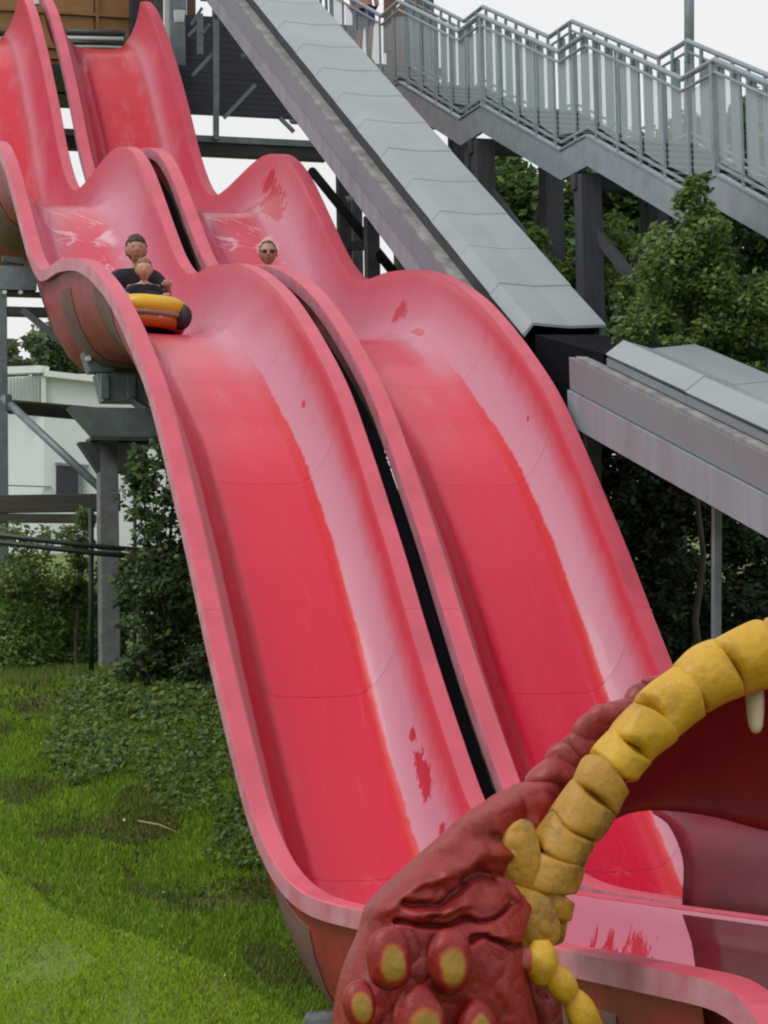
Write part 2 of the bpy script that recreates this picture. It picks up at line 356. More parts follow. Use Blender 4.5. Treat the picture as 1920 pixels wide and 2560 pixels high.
def lane(label, voff, matl):
    root = empty('slide_lane', P3(voff + 1.05, 30, 4.0), label, 'water slide', 'red wave slide lanes side by side')
    seams = [0]; tgt = [3.1, 6.2, 9.3, 12.35, 15.4, 17.7, 19.8, 22.9, 25.3, 28.3, 30.4, 33.4, 36.4]
    for s_ in tgt: seams.append(int(s_/.12))
    seams.append(END_FLOOR)
    for a, b in zip(seams[:-1], seams[1:]):
        if b >= len(PP): b = len(PP)-1
        V, F = loft(a, b, INNER, voff)
        # pull the upper end of each section back a few millimetres: the joint shows
        n = len(INNER)
        for k in range(n): V[k] = V[k] + (V[k+n]-V[k])*.03
        me = mesh(V, F, 'trough_section'); uvl = me.uv_layers.new(name='UVMap')
        arr = np.empty((len(me.loops), 2)); 
        li = np.empty(len(me.loops), int); me.loops.foreach_get('vertex_index', li)
        arr[:, 0] = np.array(INNER_S)[li % n]; arr[:, 1] = PS[a + li//n]
        uvl.data.foreach_set('uv', arr.ravel())
        link('trough_section', me, matl, root, True)
        V, F = loft(a, b, HULL, voff); link('hull_section', mesh(V, F, 'hull_section'), M_hull, root, True)
        # brown colour band round the hull at the middle of each section
        for q in (a + (b-a)//2,):
            pr = .012 if q == a else .005
            sec_o = [(v + (v-1.05)*pr, d + pr) for v, d in HULL[1:-1]]
            hw = 1 if q == a else max(2, (b-a)//5)
            i0, i1 = max(q-hw, 0), min(q+hw, len(PP)-1)
            V, F = loft(i0, i1, sec_o + [(v, d-.03) for v, d in HULL[1:-1]][::-1], voff, True)
            link('joint_flange' if q == a else 'hull_band', mesh(V, F, 'hull_band_mesh'), M_hull if q == a else M_hullband, root, True)
    e = len(PP)-1
    cuts = [0, int(9.3/.12), int(19.8/.12), int(28.3/.12), len(PP)-1]
    for side in (0, 1):
        sec = RIM_L if side == 0 else [(W - v, d) for v, d in RIM_L][::-1]
        for a, b in zip(cuts[:-1], cuts[1:]):
            V, F = loft(a, min(b, e), sec, voff, True, True)
            for k in range(len(sec)): V[k] = V[k] + (V[k+len(sec)]-V[k])*.03
            n = len(sec); F += [tuple(range(n))[::-1], tuple(len(V)-n+k for k in range(n))]
            o = link('rim_section', mesh(V, F, 'rim_section'), [M_rim, M_rim_old], root)
            o.data.polygons.foreach_set('material_index', [1 if (f % n) in ((3, 4) if side == 0 else (1, 2)) and f < len(F)-2 else 0 for f in range(len(F))])
    return root
BL1 = [(.845, 29.6, .022, .36), (.865, 31.0, .030, .30), (.905, 30.95, .015, .12), (.85, 30.3, .012, .07), (.85, 29.15, .014, .10), (.85, 34.7, .055, .75), (.83, 35.5, .03, .35), (.86, 33.95, .035, .10), (.84, 24.1, .012, .07), (.775, 17.4, .02, .18)]
BL2 = [(.80, 12.9, .075, .75), (.86, 12.2, .04, .45), (.775, 20.9, .022, .28), (.84, 19.7, .030, .35), (.80, 36.0, .06, .6), (.86, 24.6, .008, .06)]
M_s1 = slide_material('slide_gelcoat_left', BL1); M_s2 = slide_material('slide_gelcoat_right', BL2)
lane('left red wave slide lane carrying the yellow raft with two riders', 0, M_s1)
lane('right red wave slide lane beside the grey covered conveyor, lone rider in sunglasses', W + GAP, M_s2)

# added black strip for the shade between the two lanes, from the first dip
i0 = int(np.argmin(abs(PP[:END_FLOOR, 0]-38.6)))
V, F = loft(i0, END_FLOOR, [(W-.03, .30), (W+GAP+.03, .30), (W+GAP+.03, .34), (W-.03, .34)], 0, True)
tag(link('gap_shade', mesh(V, F, 'gap_shade'), M_black), 'black strip standing for the shade down the narrow gap between the two red lanes', 'shade strip')

# ------------------------------------------------------------------ slide supports
def support(u, label, cat_group, left_out=-.9, zc=None):
    i = int(np.argmin(abs(PP[:END_FLOOR, 0]-u))); zl = PP[i, 1] - 1.05/max(.6, Nn[i, 1])
    g = hgt(*(P3(0.6, u, 0)/K).xy)
    root = empty('slide_support', P3(.35, u, g), label, 'support frame', 'concrete and steel frames under the slides')
    vmid = .55
    MB().hexa([P3(vmid-.17, u-.17, g-.3), P3(vmid+.17, u-.17, g-.3), P3(vmid+.17, u+.17, g-.3), P3(vmid-.17, u+.17, g-.3),
               P3(vmid-.17, u-.17, zl-1.15), P3(vmid+.17, u-.17, zl-1.15), P3(vmid+.17, u+.17, zl-1.15), P3(vmid-.17, u+.17, zl-1.15)]).build('column', M_conc, root, bevel=.01)
    return root, zl, g

# ------------------------------------------------------------------ orders for boxes in the slide frame
def box(mb, v0, v1, u0, u1, z0, z1, mi=0):
    return mb.hexa([P3(v0, u0, z0), P3(v1, u0, z0), P3(v1, u1, z0), P3(v0, u1, z0), P3(v0, u0, z1), P3(v1, u0, z1), P3(v1, u1, z1), P3(v0, u1, z1)], mi)

# centre support under the second crest, with bolted cap beam
g0 = hgt(*(P3(.5, 30.5, 0)/K).xy)
sup = empty('slide_support', P3(.5, 30.6, g0), 'round-worn concrete column with wide grey cap beam under the left lane', 'slide support')
pt = at_v(272, 1100, .5); 
c0 = at_v(268, 1100, .5); c1 = at_v(264, 1700, .5)
def sl(p):   # metres -> slide frame
    p = Vector(p)/K; return p.dot(A)-V0, p.dot(H), p.z
v_, u_, z_ = sl(c0)
box(MB(), v_-.115, v_+.115, u_-.10, u_+.13, g0-.4, z_+.0).build('column', M_conc, sup, bevel=.01)
capv0, _, zt = sl(at_u(168, 1020, u_)); _, _, zb = sl(at_u(250, 1095, u_))
mb = MB(); mb.hexa([P3(capv0+.32, u_-.14, zb), P3(3.9, u_-.14, zb), P3(3.9, u_+.14, zb), P3(capv0+.32, u_+.14, zb), P3(capv0, u_-.14, zt), P3(3.9, u_-.14, zt), P3(3.9, u_+.14, zt), P3(capv0, u_+.14, zt)])
mb.build('cap_beam', M_steel, sup, bevel=.006)
box(MB(), capv0+.25, 3.95, u_-.19, u_+.19, zb-.05, zb-.006).build('cap_flange', M_steel_dk, sup)
mb = MB(); mb.hexa([P3(v_-.12, u_-.10, zb-.42), P3(v_+.30, u_-.10, zb-.42), P3(v_+.30, u_+.12, zb-.42), P3(v_-.12, u_+.12, zb-.42),
                    P3(v_-.36, u_-.10, zb-.06), P3(v_+.55, u_-.10, zb-.06), P3(v_+.55, u_+.12, zb-.06), P3(v_-.36, u_+.12, zb-.06)])
mb.build('haunch', M_steel_dk, sup, bevel=.005)

# hull saddle bracket above it
b0 = at_v(232, 905, .45); vv, uu, z1 = sl(b0); _, _, z0 = sl(at_v(240, 1000, .45))
sad = empty('saddle_bracket', P3(vv+.6, uu, z0), 'grey folded steel saddle holding the left lane just above the cap beam', 'bracket')
mb = MB(); mb.hexa([P3(vv+.10, uu-.16, z0), P3(3.4, uu-.16, z0), P3(3.4, uu+.16, z0), P3(vv+.10, uu+.16, z0), P3(vv+.02, uu-.16, z1-.16), P3(3.4, uu-.16, z1-.16), P3(3.4, uu+.16, z1-.16), P3(vv+.02, uu+.16, z1-.16)])
mb.build('cross_beam', M_steel, sad, bevel=.005)
for k in range(5):
    mb = MB(); a = vv + .06 + k*.33
    box(mb, a, a+.10, uu-.21, uu-.162, z0+.02, z1-.18); mb.build('stiffener', M_steel, sad, bevel=.004)
mb = MB(); mb.hexa([P3(vv-.06, uu-.1, z1-.14), P3(vv+.22, uu-.1, z1-.14), P3(vv+.22, uu+.14, z1-.14), P3(vv-.06, uu+.14, z1-.14), P3(vv-.14, uu-.1, z1+.10), P3(vv+.45, uu-.1, z1+.16), P3(vv+.45, uu+.14, z1+.16), P3(vv-.14, uu+.14, z1+.10)])
mb.build('cradle', M_steel, sad, bevel=.01)
mb = MB(); box(mb, vv-.12, vv+.5, uu-.14, uu+.18, z1+.12, z1+.19); mb.build('cradle_pad', M_steel_dk, sad)
mb = MB(); mb.tube([P3(vv-.08, uu-.17, z1+.02), P3(vv-.08, uu-.11, z1+.02)], .03, 8); mb.build('bolt', M_whitetrim, sad)
# brace from saddle down right
mb = MB(); mb.beam(at_v(330, 1000, .9), at_v(410, 1050, 1.1), .07, .07); mb.build('diagonal_strut', M_steel_dk, sad)

# left steel frame: tall column at the picture's edge with two crossbeams
ub = 33.6
fr = empty('steel_frame', at_u(3, 1420, ub), 'tall grey steel column with bolted crossbeams left of the hull', 'steel frame')
va, _, zt = sl(at_u(6, 690, ub)); 
box(MB(), va-.16, va+.045, ub-.10, ub+.10, hgt(*(P3(va, ub, 0)/K).xy)-.4, zt).build('column', M_steel, fr, bevel=.006)
_, _, zA = sl(at_u(20, 668, ub)); _, _, zB = sl(at_u(20, 728, ub))
box(MB(), va-.3, .15, ub-.12, ub+.12, zB, zA).build('upper_beam', M_steel, fr, bevel=.006)
_, _, zC = sl(at_u(20, 738, ub)); box(MB(), va+.06, .3, ub-.05, ub+.15, zC, zB-.006).build('beam_flange', M_steel_dk, fr)
_, _, zD = sl(at_u(20, 768, ub)); _, _, zE = sl(at_u(20, 790, ub))
box(MB(), va+.05, 3.6, ub-.08, ub+.08, zE, zD).build('lower_beam', M_steel_dk, fr, bevel=.006)
for px in (52, 12):
    mb = MB(); p = at_u(px, 730, ub-.2); mb.tube([p, p + H*.05], .024, 8); mb.build('bolt', M_whitetrim, fr)
mb = MB(); mb.beam(at_u(58, 775, ub-.15), at_u(420, 1075, ub-1.2), .075, .075); mb.build('diagonal_brace', M_steel_dk, fr)
mb = MB(); mb.beam(at_u(6, 648, ub-.1), at_u(60, 655, ub-.1), .10, .07); mb.build('hull_clamp', M_steel_dk, fr)

f2 = empty('bracing', at_u(100, 1100, 32.5), 'long thin grey diagonal brace crossing in front of the white building', 'brace')
mb = MB(); mb.tube([at_u(8, 995, 32.6), at_u(252, 1222, 31.2)], .045, 8); mb.build('brace_tube', M_steel, f2, True)
mb = MB(); p = at_u(22, 1008, 32.55); mb.beam(p - Z*.09, p + Z*.09, .16, .05); mb.build('end_plate', M_steel_dk, f2)
tb = empty('tie_beam', at_u(90, 1030, 36), 'dark brown steel tie beam running level behind the diagonal brace', 'beam')
mb = MB(); mb.beam(at_u(-60, 1010, 36), at_u(260, 1038, 36), .12, .155); mb.build('beam', M_beamdk, tb, bevel=.004)
mb = MB(); mb.beam(at_u(-60, 996, 35.8), at_u(260, 1024, 35.8), .18, .02); mb.build('top_flange', M_oldwood, tb)

# timber rails lower left
for k, (ya, yb, x1, lab) in enumerate([(1262, 1256, 300, 'upper wide grey-brown timber rail below the white building'), (1295, 1297, 240, 'lower narrow grey-brown timber rail above the bushes')]):
    o = MB(); o.beam(at_u(-80, ya, 33.2), at_u(x1, yb, 33.2), .08, .20 if k == 0 else .10)
    q = o.build('timber_rail', M_oldwood, None, bevel=.006); tag(q, lab, 'rail', 'timber rails behind the bushes')

# green fence: pair of round rails, posts, bottom wire
fz = empty('rail_fence', ground_hit(230, 1690), 'dark green tube fence with double top rail along the bushes', 'fence')
uf = 29.3
for (a, b) in (((-60, 1332), (560, 1392)), ((-60, 1350), (560, 1408))):
    m_ = MB(); m_.tube([at_u(*a, uf), at_u((a[0]+b[0])/2, (a[1]+b[1])/2+5, uf), at_u(*b, uf)], .026, 8); m_.build('top_rail', M_pipe, fz, True)
for px, y0, y1 in ((228, 1270, 1700), (337, 1210, 1700), (-30, 1300, 1700), (470, 1370, 1720)):
    p = at_u(px, y0, uf+.1); q = at_u(px, y1, uf+.1)
    mb = MB(); mb.tube([p, q], .028 if px != 337 else .018, 8); mb.build('post', M_fence, fz, True)
mb = MB(); mb.tube([at_u(170, 1683, uf-.2), at_u(300, 1690, uf-.2), at_u(420, 1694, uf-.2)], .011, 6); mb.build('bottom_wire', M_pipe, fz, True)

# ------------------------------------------------------------------ covered conveyor (upper) and chute (lower)
def line_z(u, ua, za, s_): return za + (u-ua)*s_
def prism(sec, ua, ub, zl, n=1):
    """sec: list of (v, dz); extruded from ua to ub along height line zl"""
    V = []; us = [ua + (ub-ua)*k/n for k in range(n+1)]
    for u in us: V += [P3(v, u, zl(u)+dz) for v, dz in sec]
    m_ = len(sec); F = [(j*m_+k, j*m_+(k+1) % m_, (j+1)*m_+(k+1) % m_, (j+1)*m_+k) for j in range(n) for k in range(m_)]
    F += [tuple(range(m_))[::-1], tuple(n*m_+k for k in range(m_))]
    return MB().add(V, F)
CQ = 1.0137
cz = lambda u: CQ*(4.52 + (u/CQ-26.34)*.603)         # left roof edge line
conv = empty('covered_conveyor', P3(4.9, 30, 5.0), 'long steep grey covered conveyor rising from mid slide to the tower', 'conveyor')
U0, U1 = 26.71, 50.5
# roof: bevel strip on the left, flat top, laid as overlapping sheets
nsh = 22; step = (U1-U0)/nsh
for k in range(nsh):
    a = U0 + k*step; b = min(a + step*1.03, U1); lift = .012*(1)
    z2 = (lambda u, a=a, b=b: cz(u) + .006 + .009*(1-(u-a)/(b-a)) + .007*noise.noise(Vector((a*1.7, u, 0))))
    o = prism([(4.530, -.012), (4.650, .13), (5.090, .105), (5.530, .13), (5.530, .10), (5.090, .075), (4.660, .10), (4.550, -.04)], a, b, z2, 2)
    o.build('roof_sheet', M_roof, conv)
# sides
prism([(4.470, -1.0), (4.510, -1.0), (4.510, -.55), (4.470, -.55)], U0+1.6, U1, cz, 1).build('side_panel_lower', M_side_lo, conv)
npan = 9
for k in range(npan):
    a = U0+1.2 + k*(U1-U0-1.2)/npan; b = U0+1.2 + (k+1)*(U1-U0-1.2)/npan - .012
    prism([(4.410, -.60), (4.470, -.60), (4.470, -.27), (4.410, -.27)], a, b, cz, 1).build('side_panel', M_side, conv, bevel=.004)
prism([(4.405, -.265), (4.575, -.265), (4.575, -.225), (4.405, -.225)], U0+.9, U1, cz, 40).build('ledge', M_ledge, conv)
prism([(4.580, -.26), (4.605, -.26), (4.605, .03), (4.580, .0)], U0+.3, U1, cz, 1).build('inner_wall', M_beamdk, conv)  # dark colour paints in the shadow strip beneath the roof edge
prism([(5.490, -.98), (5.550, -.98), (5.550, .095), (5.490, .095)], U0+.1, U1, cz, 1).build('right_wall', M_steel, conv)
prism([(4.530, -.98), (5.490, -.98), (5.490, -.92), (4.530, -.92)], U0+1.5, U1, cz, 1).build('belt_bed', M_steel_dk, conv)
prism([(4.600, -.60), (5.470, -.60), (5.470, .08), (4.600, .05)], U0+.25, U0+.5, cz, 1).build('mouth_shade', M_black, conv)  # black block filling the open mouth, its dark inside put in as colour
for k in range(6):
    u = 30.2 + k*3.0
    prism([(4.380, -1.02), (5.580, -1.02), (5.580, -.985), (4.380, -.985)], u, u+.12, cz, 1).build('cross_bearer', M_steel_dk, conv)
# dark edge angle under the conveyor
prism([(4.580, -1.09), (4.680, -1.09), (4.680, -.99), (4.580, -.99)], 27.5, 46, cz, 1).build('bottom_angle', M_dark, conv)

lz = lambda u: 4.15 + (u-25.33)*.335          # top of the outer side panel at v = 4.5
M_side2 = mat('lower_chute_side_sheet', (.17, .25, .28), .5, .3, .35, col2=(.205, .205, .23), bump=.08, bscale=10)
M_side2b = mat('lower_chute_lower_sheet', (.25, .32, .36), .5, .25, 1.0, col2=(.215, .23, .27), streak=(3, 3, .35))
low = empty('covered_chute', P3(5, 22, 2.0), 'lower grey covered chute leaving towards the right under the trees', 'chute')
L0, L1_ = 25.2, 15.0
for k in range(5):
    a = L0 - k*2.05; b = a - 2.045
    prism([(4.50, -.34), (4.56, -.34), (4.56, 0), (4.50, 0)], b, a, lz, 1).build('side_panel', M_side2, low, bevel=.004)
    prism([(4.47, -.72), (4.53, -.72), (4.53, -.35), (4.47, -.35)], b, a, lz, 1).build('side_panel_lower', M_side2b, low, bevel=.004)
prism([(4.52, .004), (4.66, .004), (4.66, .035), (4.52, .035)], L1_, L0-.15, lz, 40).build('ledge', M_ledge, low)
nsh = 5
for k in range(nsh):
    a = 24.45 - k*2.0; b = a - 2.02
    z2 = lambda u, a=a, b=b: lz(u) + .012*(1 if False else (a-u)/(a-b))
    prism([(4.62, .37-.20), (4.82, .52-.2), (5.14, .44-.2), (5.62, .50-.2), (5.64, .44-.2), (5.14, .39-.2), (4.83, .47-.2), (4.66, .33-.2)], b, a, z2, 2).build('roof_sheet', M_roof, low)
    prism([(4.63, .05), (4.66, .05), (4.66, .33-.2), (4.63, .33-.2)], b, a, lz, 1).build('roof_side', M_side2, low)
prism([(5.66, -.7), (5.70, -.7), (5.70, .28), (5.66, .28)], L1_, 24.4, lz, 1).build('right_wall', M_steel, low)
prism([(4.57, -.7), (5.6, -.7), (5.6, -.62), (4.57, -.62)], L1_, L0-.2, lz, 1).build('bed', M_steel_dk, low)
prism([(4.70, -.6), (5.60, -.6), (5.60, .22), (4.70, .22)], 24.0, 24.15, lz, 1).build('mouth_shade', M_black, low)  # shade inside the open chute end, put in as a black block
# dark transfer hood between conveyor and chute
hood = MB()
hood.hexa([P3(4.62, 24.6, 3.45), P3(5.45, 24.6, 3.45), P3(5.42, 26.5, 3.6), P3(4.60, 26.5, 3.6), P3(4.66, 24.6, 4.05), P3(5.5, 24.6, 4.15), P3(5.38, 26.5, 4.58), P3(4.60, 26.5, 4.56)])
tag(hood.build('transfer_hood', M_black), 'black rubber hood joining the conveyor mouth to the lower chute', 'hood')
# legs of the lower chute and conveyor
def leg(name, p, q, w, m_, lab, cat='post', group=None):
    mb = MB(); mb.beam(p, q, w, w, up=H); return tag(mb.build(name, m_, None, bevel=.004), lab, cat, group)
leg('chute_post', at_v(1792, 1225, 4.9), at_v(1790, 1680, 4.9), .065, M_steel, 'slim galvanised post under the lower chute at the far right', group='posts carrying the chute')
leg('chute_post', at_v(1480, 1060, 5.0), at_v(1484, 1620, 5.0), .13, M_steel_dk, 'grey post under the upper end of the lower chute', group='posts carrying the chute')
vx = [(828, 470, 33.5), (905, 500, 35.5), (930, 600, 33.5)]
legs_lab = ['thick grey conveyor post nearest the right lane rim', 'slim dark conveyor post farther back with cross tie', 'paler conveyor post just above the second dip']
for (px, py, u), lab, wd in zip([(857, 460, 36.6), (889, 560, 40.), (928, 600, 34.6)], legs_lab, (.16, .15, .16)):
    p = at_u(px, py-60, u); q = Vector(p); q.z = hgt(p.x/K, p.y/K)*K-.3
    leg('conveyor_post', p, q, wd, M_steel_dk, lab, group='posts under the conveyor')
mb = MB(); mb.beam(at_u(840, 615, 36.3), at_u(930, 615, 36.3), .10, .10); mb.build('tie', M_steel_dk, conv)
mb = MB(); mb.tube([at_u(780, 428, 37.2), at_u(1000, 700, 33.8)], .06, 8); mb.build('truss_tube', M_black, conv, True)
mb = MB(); mb.beam(at_u(868, 560, 36.2), at_u(905, 510, 36.2), .06, .06); mb.build('tie', M_steel_dk, conv)

# ------------------------------------------------------------------ start tower
UT = 47.6
tw = empty('start_tower', P3(2, 50, 10), 'start tower at the top with orange wood wall above the slide tops', 'tower')
# orange wooden wall made of framed panels
for k in range(7):
    v0 = -3.0 + k*1.36
    if v0 > 4.6: break
    for (za, zb) in ((13.62, 13.86), (13.89, 14.55), (14.58, 15.6)):
        box(MB(), v0+.03, v0+1.30, 49.0, 49.05, za+.02, zb-.02).build('wall_panel', M_wood, tw, bevel=.006)
    box(MB(), v0-.03, v0+.03, 48.93, 49.0, 13.2, 15.8).build('wall_batten', M_woodtrim, tw)
for z_b in (13.87, 14.565):
    box(MB(), -3.2, 4.55, 48.935, 48.995, z_b-.03, z_b+.03).build('wall_rail', M_woodtrim, tw)
box(MB(), -3.2, 4.6, 49.06, 49.2, 13.0, 15.8).build('wall_backing', M_woodtrim, tw)
# deck, underside cladding, fascias
box(MB(), -4, 8.6, UT+.05, 50.3, 13.0, 13.16).build('deck', M_beamdk, tw)
def zpx(px, py, u): return sl(at_u(px, py, u))[2]
def vpx(px, py, u): return sl(at_u(px, py, u))[0]
zl0, zl1, zl2 = zpx(560, 287, 46.9), zpx(560, 168, 46.9), zpx(560, 40, 46.9)
for k in range(8):
    a_, b_ = zl0 + (zl1-zl0)*k/8, zl0 + (zl1-zl0)*(k+1)/8
    box(MB(), 3.6, 8.6, 46.9, 46.95, a_, b_-.006).build('cladding_board', M_dark, tw)
for k in range(8):
    a_, b_ = zl1 + (zl2-zl1)*k/8, zl1 + (zl2-zl1)*(k+1)/8
    box(MB(), vpx(466, 100, 46.9), 8.6, 46.96, 47.0, a_, b_-.006).build('cladding_board', M_dark, tw)
box(MB(), -4, 9, 50.0, 50.1, 13.2, 14.0).build('rear_wall', M_dark, tw)
box(MB(), 4.45, 5.0, 49.1, 49.3, 12.0, 15.8).build('corner_panel', M_steel_dk, tw)
ub_ = 46.0
for (y0, y1, m_, nm) in ((345, 361, M_steel, 'beam_top_flange'), (362, 391, M_beamdk, 'main_beam')):
    _, _, za = sl(at_u(560, y0, ub_)); _, _, zb = sl(at_u(560, y1, ub_))
    box(MB(), -.8, 7.6, ub_-.1 - (.04 if 'flange' in nm else 0), ub_+.15, zb, za).build(nm, m_, tw, bevel=.004)
def tp(px, y0, y1, u, w, m_, nm='post'):
    p, q = at_u(px, y0, u), at_u(px, y1, u); mb = MB(); mb.beam(p, q, w, w, up=H); return mb.build(nm, m_, tw, bevel=.004)
tp(540, 0, 350, 45.8, .085, M_steel)
tp(541, -200, 40, 45.7, .12, M_steel)
tp(442, -100, 168, 48.3, .26, M_steel, 'cladding_post'); tp(418, -100, 150, 48.35, .10, M_whitetrim, 'downpipe'); tp(461, -100, 165, 48.2, .06, M_steel, 'downpipe')
tp(340, -100, 100, 48.8, .20, M_dark, 'cladding_post'); tp(373, -100, 100, 48.7, .17, M_brownpost, 'corner_post'); tp(478, -60, 70, 48.6, .13, M_brownpost, 'corner_post')
tp(398, -100, 140, 48.5, .12, M_steel_dk, 'cladding_post'); tp(500, 35, 138, 46.6, .09, M_steel, 'hanging_post')
tp(92, -60, 12, 48.0, .1, M_whitetrim, 'downpipe')
for a, b, ww in (((536, 130), (480, 190), .05), ((560, 295), (638, 212), .05), ((700, 295), (735, 330), .05), ((500, 60), (470, 90), .04), ((505, 20), (478, 62), .04), ((524, 60), (505, 85), .04)):
    mb = MB(); mb.beam(at_u(*a, 45.9), at_u(*b, 45.9), ww, ww*1.2); mb.build('knee_brace', M_steel, tw)
mb = MB(); mb.hexa([P3(5.0, 47.2, 14.0), P3(5.16, 47.2, 14.0), P3(5.16, 47.3, 14.0), P3(5.0, 47.3, 14.0), P3(4.98, 47.2, 14.24), P3(5.2, 47.2, 14.24), P3(5.2, 47.3, 14.24), P3(4.98, 47.3, 14.24)])
mb.build('white_box', M_whitetrim, tw, bevel=.004)
# launching rollers behind each lane's top
for voff, pxa, pxb in ((W+GAP, 165, 308), (0, -90, 20)):
    for y, r_, mm in ((80, .05, M_steel_dk), (95, .038, M_whitetrim), (107, .05, M_pipe), (115, .034, M_whitetrim), (123, .035, M_pipe)):
        mb = MB(); mb.tube([at_u(pxa, y, 47.6), at_u(pxb, y+3, 47.6)], r_, 10); mb.build('launch_roller', mm, tw, True)
    mb = MB(); p, q = at_u(pxa-6, 100, 47.9), at_u(pxb+6, 103, 47.9); mb.beam(p, q, .05, .34); mb.build('roller_frame', M_steel_dk, tw)

M_stair = mat('stair_galvanised', (.27, .33, .37), .45, .2, 5, metal=.2)
M_board = mat('stair_infill_board', (.19, .24, .27), .5, .15, 3)
# ------------------------------------------------------------------ stairs to the tower (parallel to the slide)
VN, VF = 6.6, 8.0
KU = [(41.9, 13.22), (37.84, 11.78), (33.92, 10.43), (29.83, 9.01), (25.88, 7.62), (21.9, 6.2), (17.9, 4.8)]   # rail height at the head of each flight
LAND = .95
railp = []                                     # (u, z) rail polyline: level landing uphill of each flight head
for u, z in KU: railp += [(u + LAND, z + .03), (u, z)]
railp = [(u, z) for u, z in railp if u < 43]
def rail_z(u):
    a = sorted(railp); us = [p[0] for p in a]; zs = [p[1] for p in a]; return float(np.interp(u, us, zs))
st = empty('stairway', P3(7.3, 30, 7), 'galvanised stairway with landings and balustrades descending from the tower', 'stairway')
HR = 1.30
def rail(v, dz, r, nm, m_, u0=20.5, u1=42.0):
    us = sorted(set([u0, u1] + [p[0] for p in railp if u0 < p[0] < u1])); pts = [P3(v, u, rail_z(u)+dz) for u in us]
    mb = MB(); mb.tube(pts, r, 8); mb.build(nm, m_, st, False)
rail(VN, 0, .030, 'handrail', M_stair); rail(VF, 0, .030, 'handrail', M_stair)
rail(VN, -.14, .018, 'mid_rail', M_stair); rail(VF, -.14, .016, 'mid_rail', M_stair)
for v in (VN, VF):                              # bottom rail flat, stringers
    for nm, d0, d1, dv, m_ in (('bottom_rail', -HR+.12, -HR+.085, .02, M_stair), ('stringer', -HR-.02, -HR-.40, .05, M_stair), ('stringer_flange', -HR+.01, -HR-.018, .09, M_stair)):
        us = sorted(set([20.5, 42.0] + [p[0] for p in railp if 20.5 < p[0] < 42.0]))
        V = []
        for u in us:
            z = rail_z(u); V += [P3(v-dv/2, u, z+d1), P3(v+dv/2, u, z+d1), P3(v+dv/2, u, z+d0), P3(v-dv/2, u, z+d0)]
        F = [(j*4+k, j*4+(k+1) % 4, j*4+4+(k+1) % 4, j*4+4+k) for j in range(len(us)-1) for k in range(4)] + [(3, 2, 1, 0), tuple(len(V)-4+k for k in range(4))]
        MB().add(V, F).build(nm, m_, st)
# treads and landings
for k in range(len(KU)-1):
    uh, zh = KU[k]; ue, ze = KU[k+1][0] + LAND, KU[k+1][1]+.03
    if uh > 42.5: pass
    n = 8
    for j in range(n):
        u = uh - (j+.5)*(uh-ue)/n; z = zh + (ze-zh)*(j+.5)/n - HR - .03
        if u > 42.6 or u < 20: continue
        box(MB(), VN+.05, VF-.05, u-.17, u+.17, z-.03, z).build('tread', M_grate, st)
    u1 = KU[k+1][0]
    if u1 > 20: box(MB(), VN+.05, VF-.05, u1+.02, u1+LAND-.02, ze-HR-.06, ze-HR-.03).build('landing_plate', M_grate, st)
# balusters near side + frosted panels between them
u = 41.8; k = 0
while u > 20.6:
    z = rail_z(u)
    big = min(abs(u-p[0]) for p in KU) < .2
    wd = .05 if big else .022
    mb = MB(); mb.beam(P3(VN, u, z-HR-.03), P3(VN, u, z-.03), wd, wd*1.3, up=H); mb.build('baluster', M_stair, st)
    z2 = rail_z(u-.72)
    mb = MB(); mb.hexa([P3(VN+.03, u-.05, z-HR+.14), P3(VN+.042, u-.05, z-HR+.14), P3(VN+.042, u-.68, z2-HR+.14), P3(VN+.03, u-.68, z2-HR+.14),
                        P3(VN+.03, u-.05, z-.17), P3(VN+.042, u-.05, z-.17), P3(VN+.042, u-.68, z2-.17), P3(VN+.03, u-.68, z2-.17)])
    mb.build('clear_panel', M_glass, st)
    u -= .72; k += 1
u = 41.9
while u > 20.6:
    z = rail_z(u)
    mb = MB(); z2 = rail_z(u-.25)
    mb.hexa([P3(VF, u, z-HR), P3(VF+.03, u, z-HR), P3(VF+.03, u-.25, z2-HR), P3(VF, u-.25, z2-HR), P3(VF, u, z-.16), P3(VF+.03, u, z-.16), P3(VF+.03, u-.25, z2-.16), P3(VF, u-.25, z2-.16)])
    mb.build('infill_board', M_board, st)
    mb = MB(); mb.beam(P3(VF-.03, u-.15, z-.3), P3(VF-.03, u-.15, rail_z(u-.15)-.02), .03, .04, up=H); mb.build('rail_post', M_stair, st)
    u -= .46
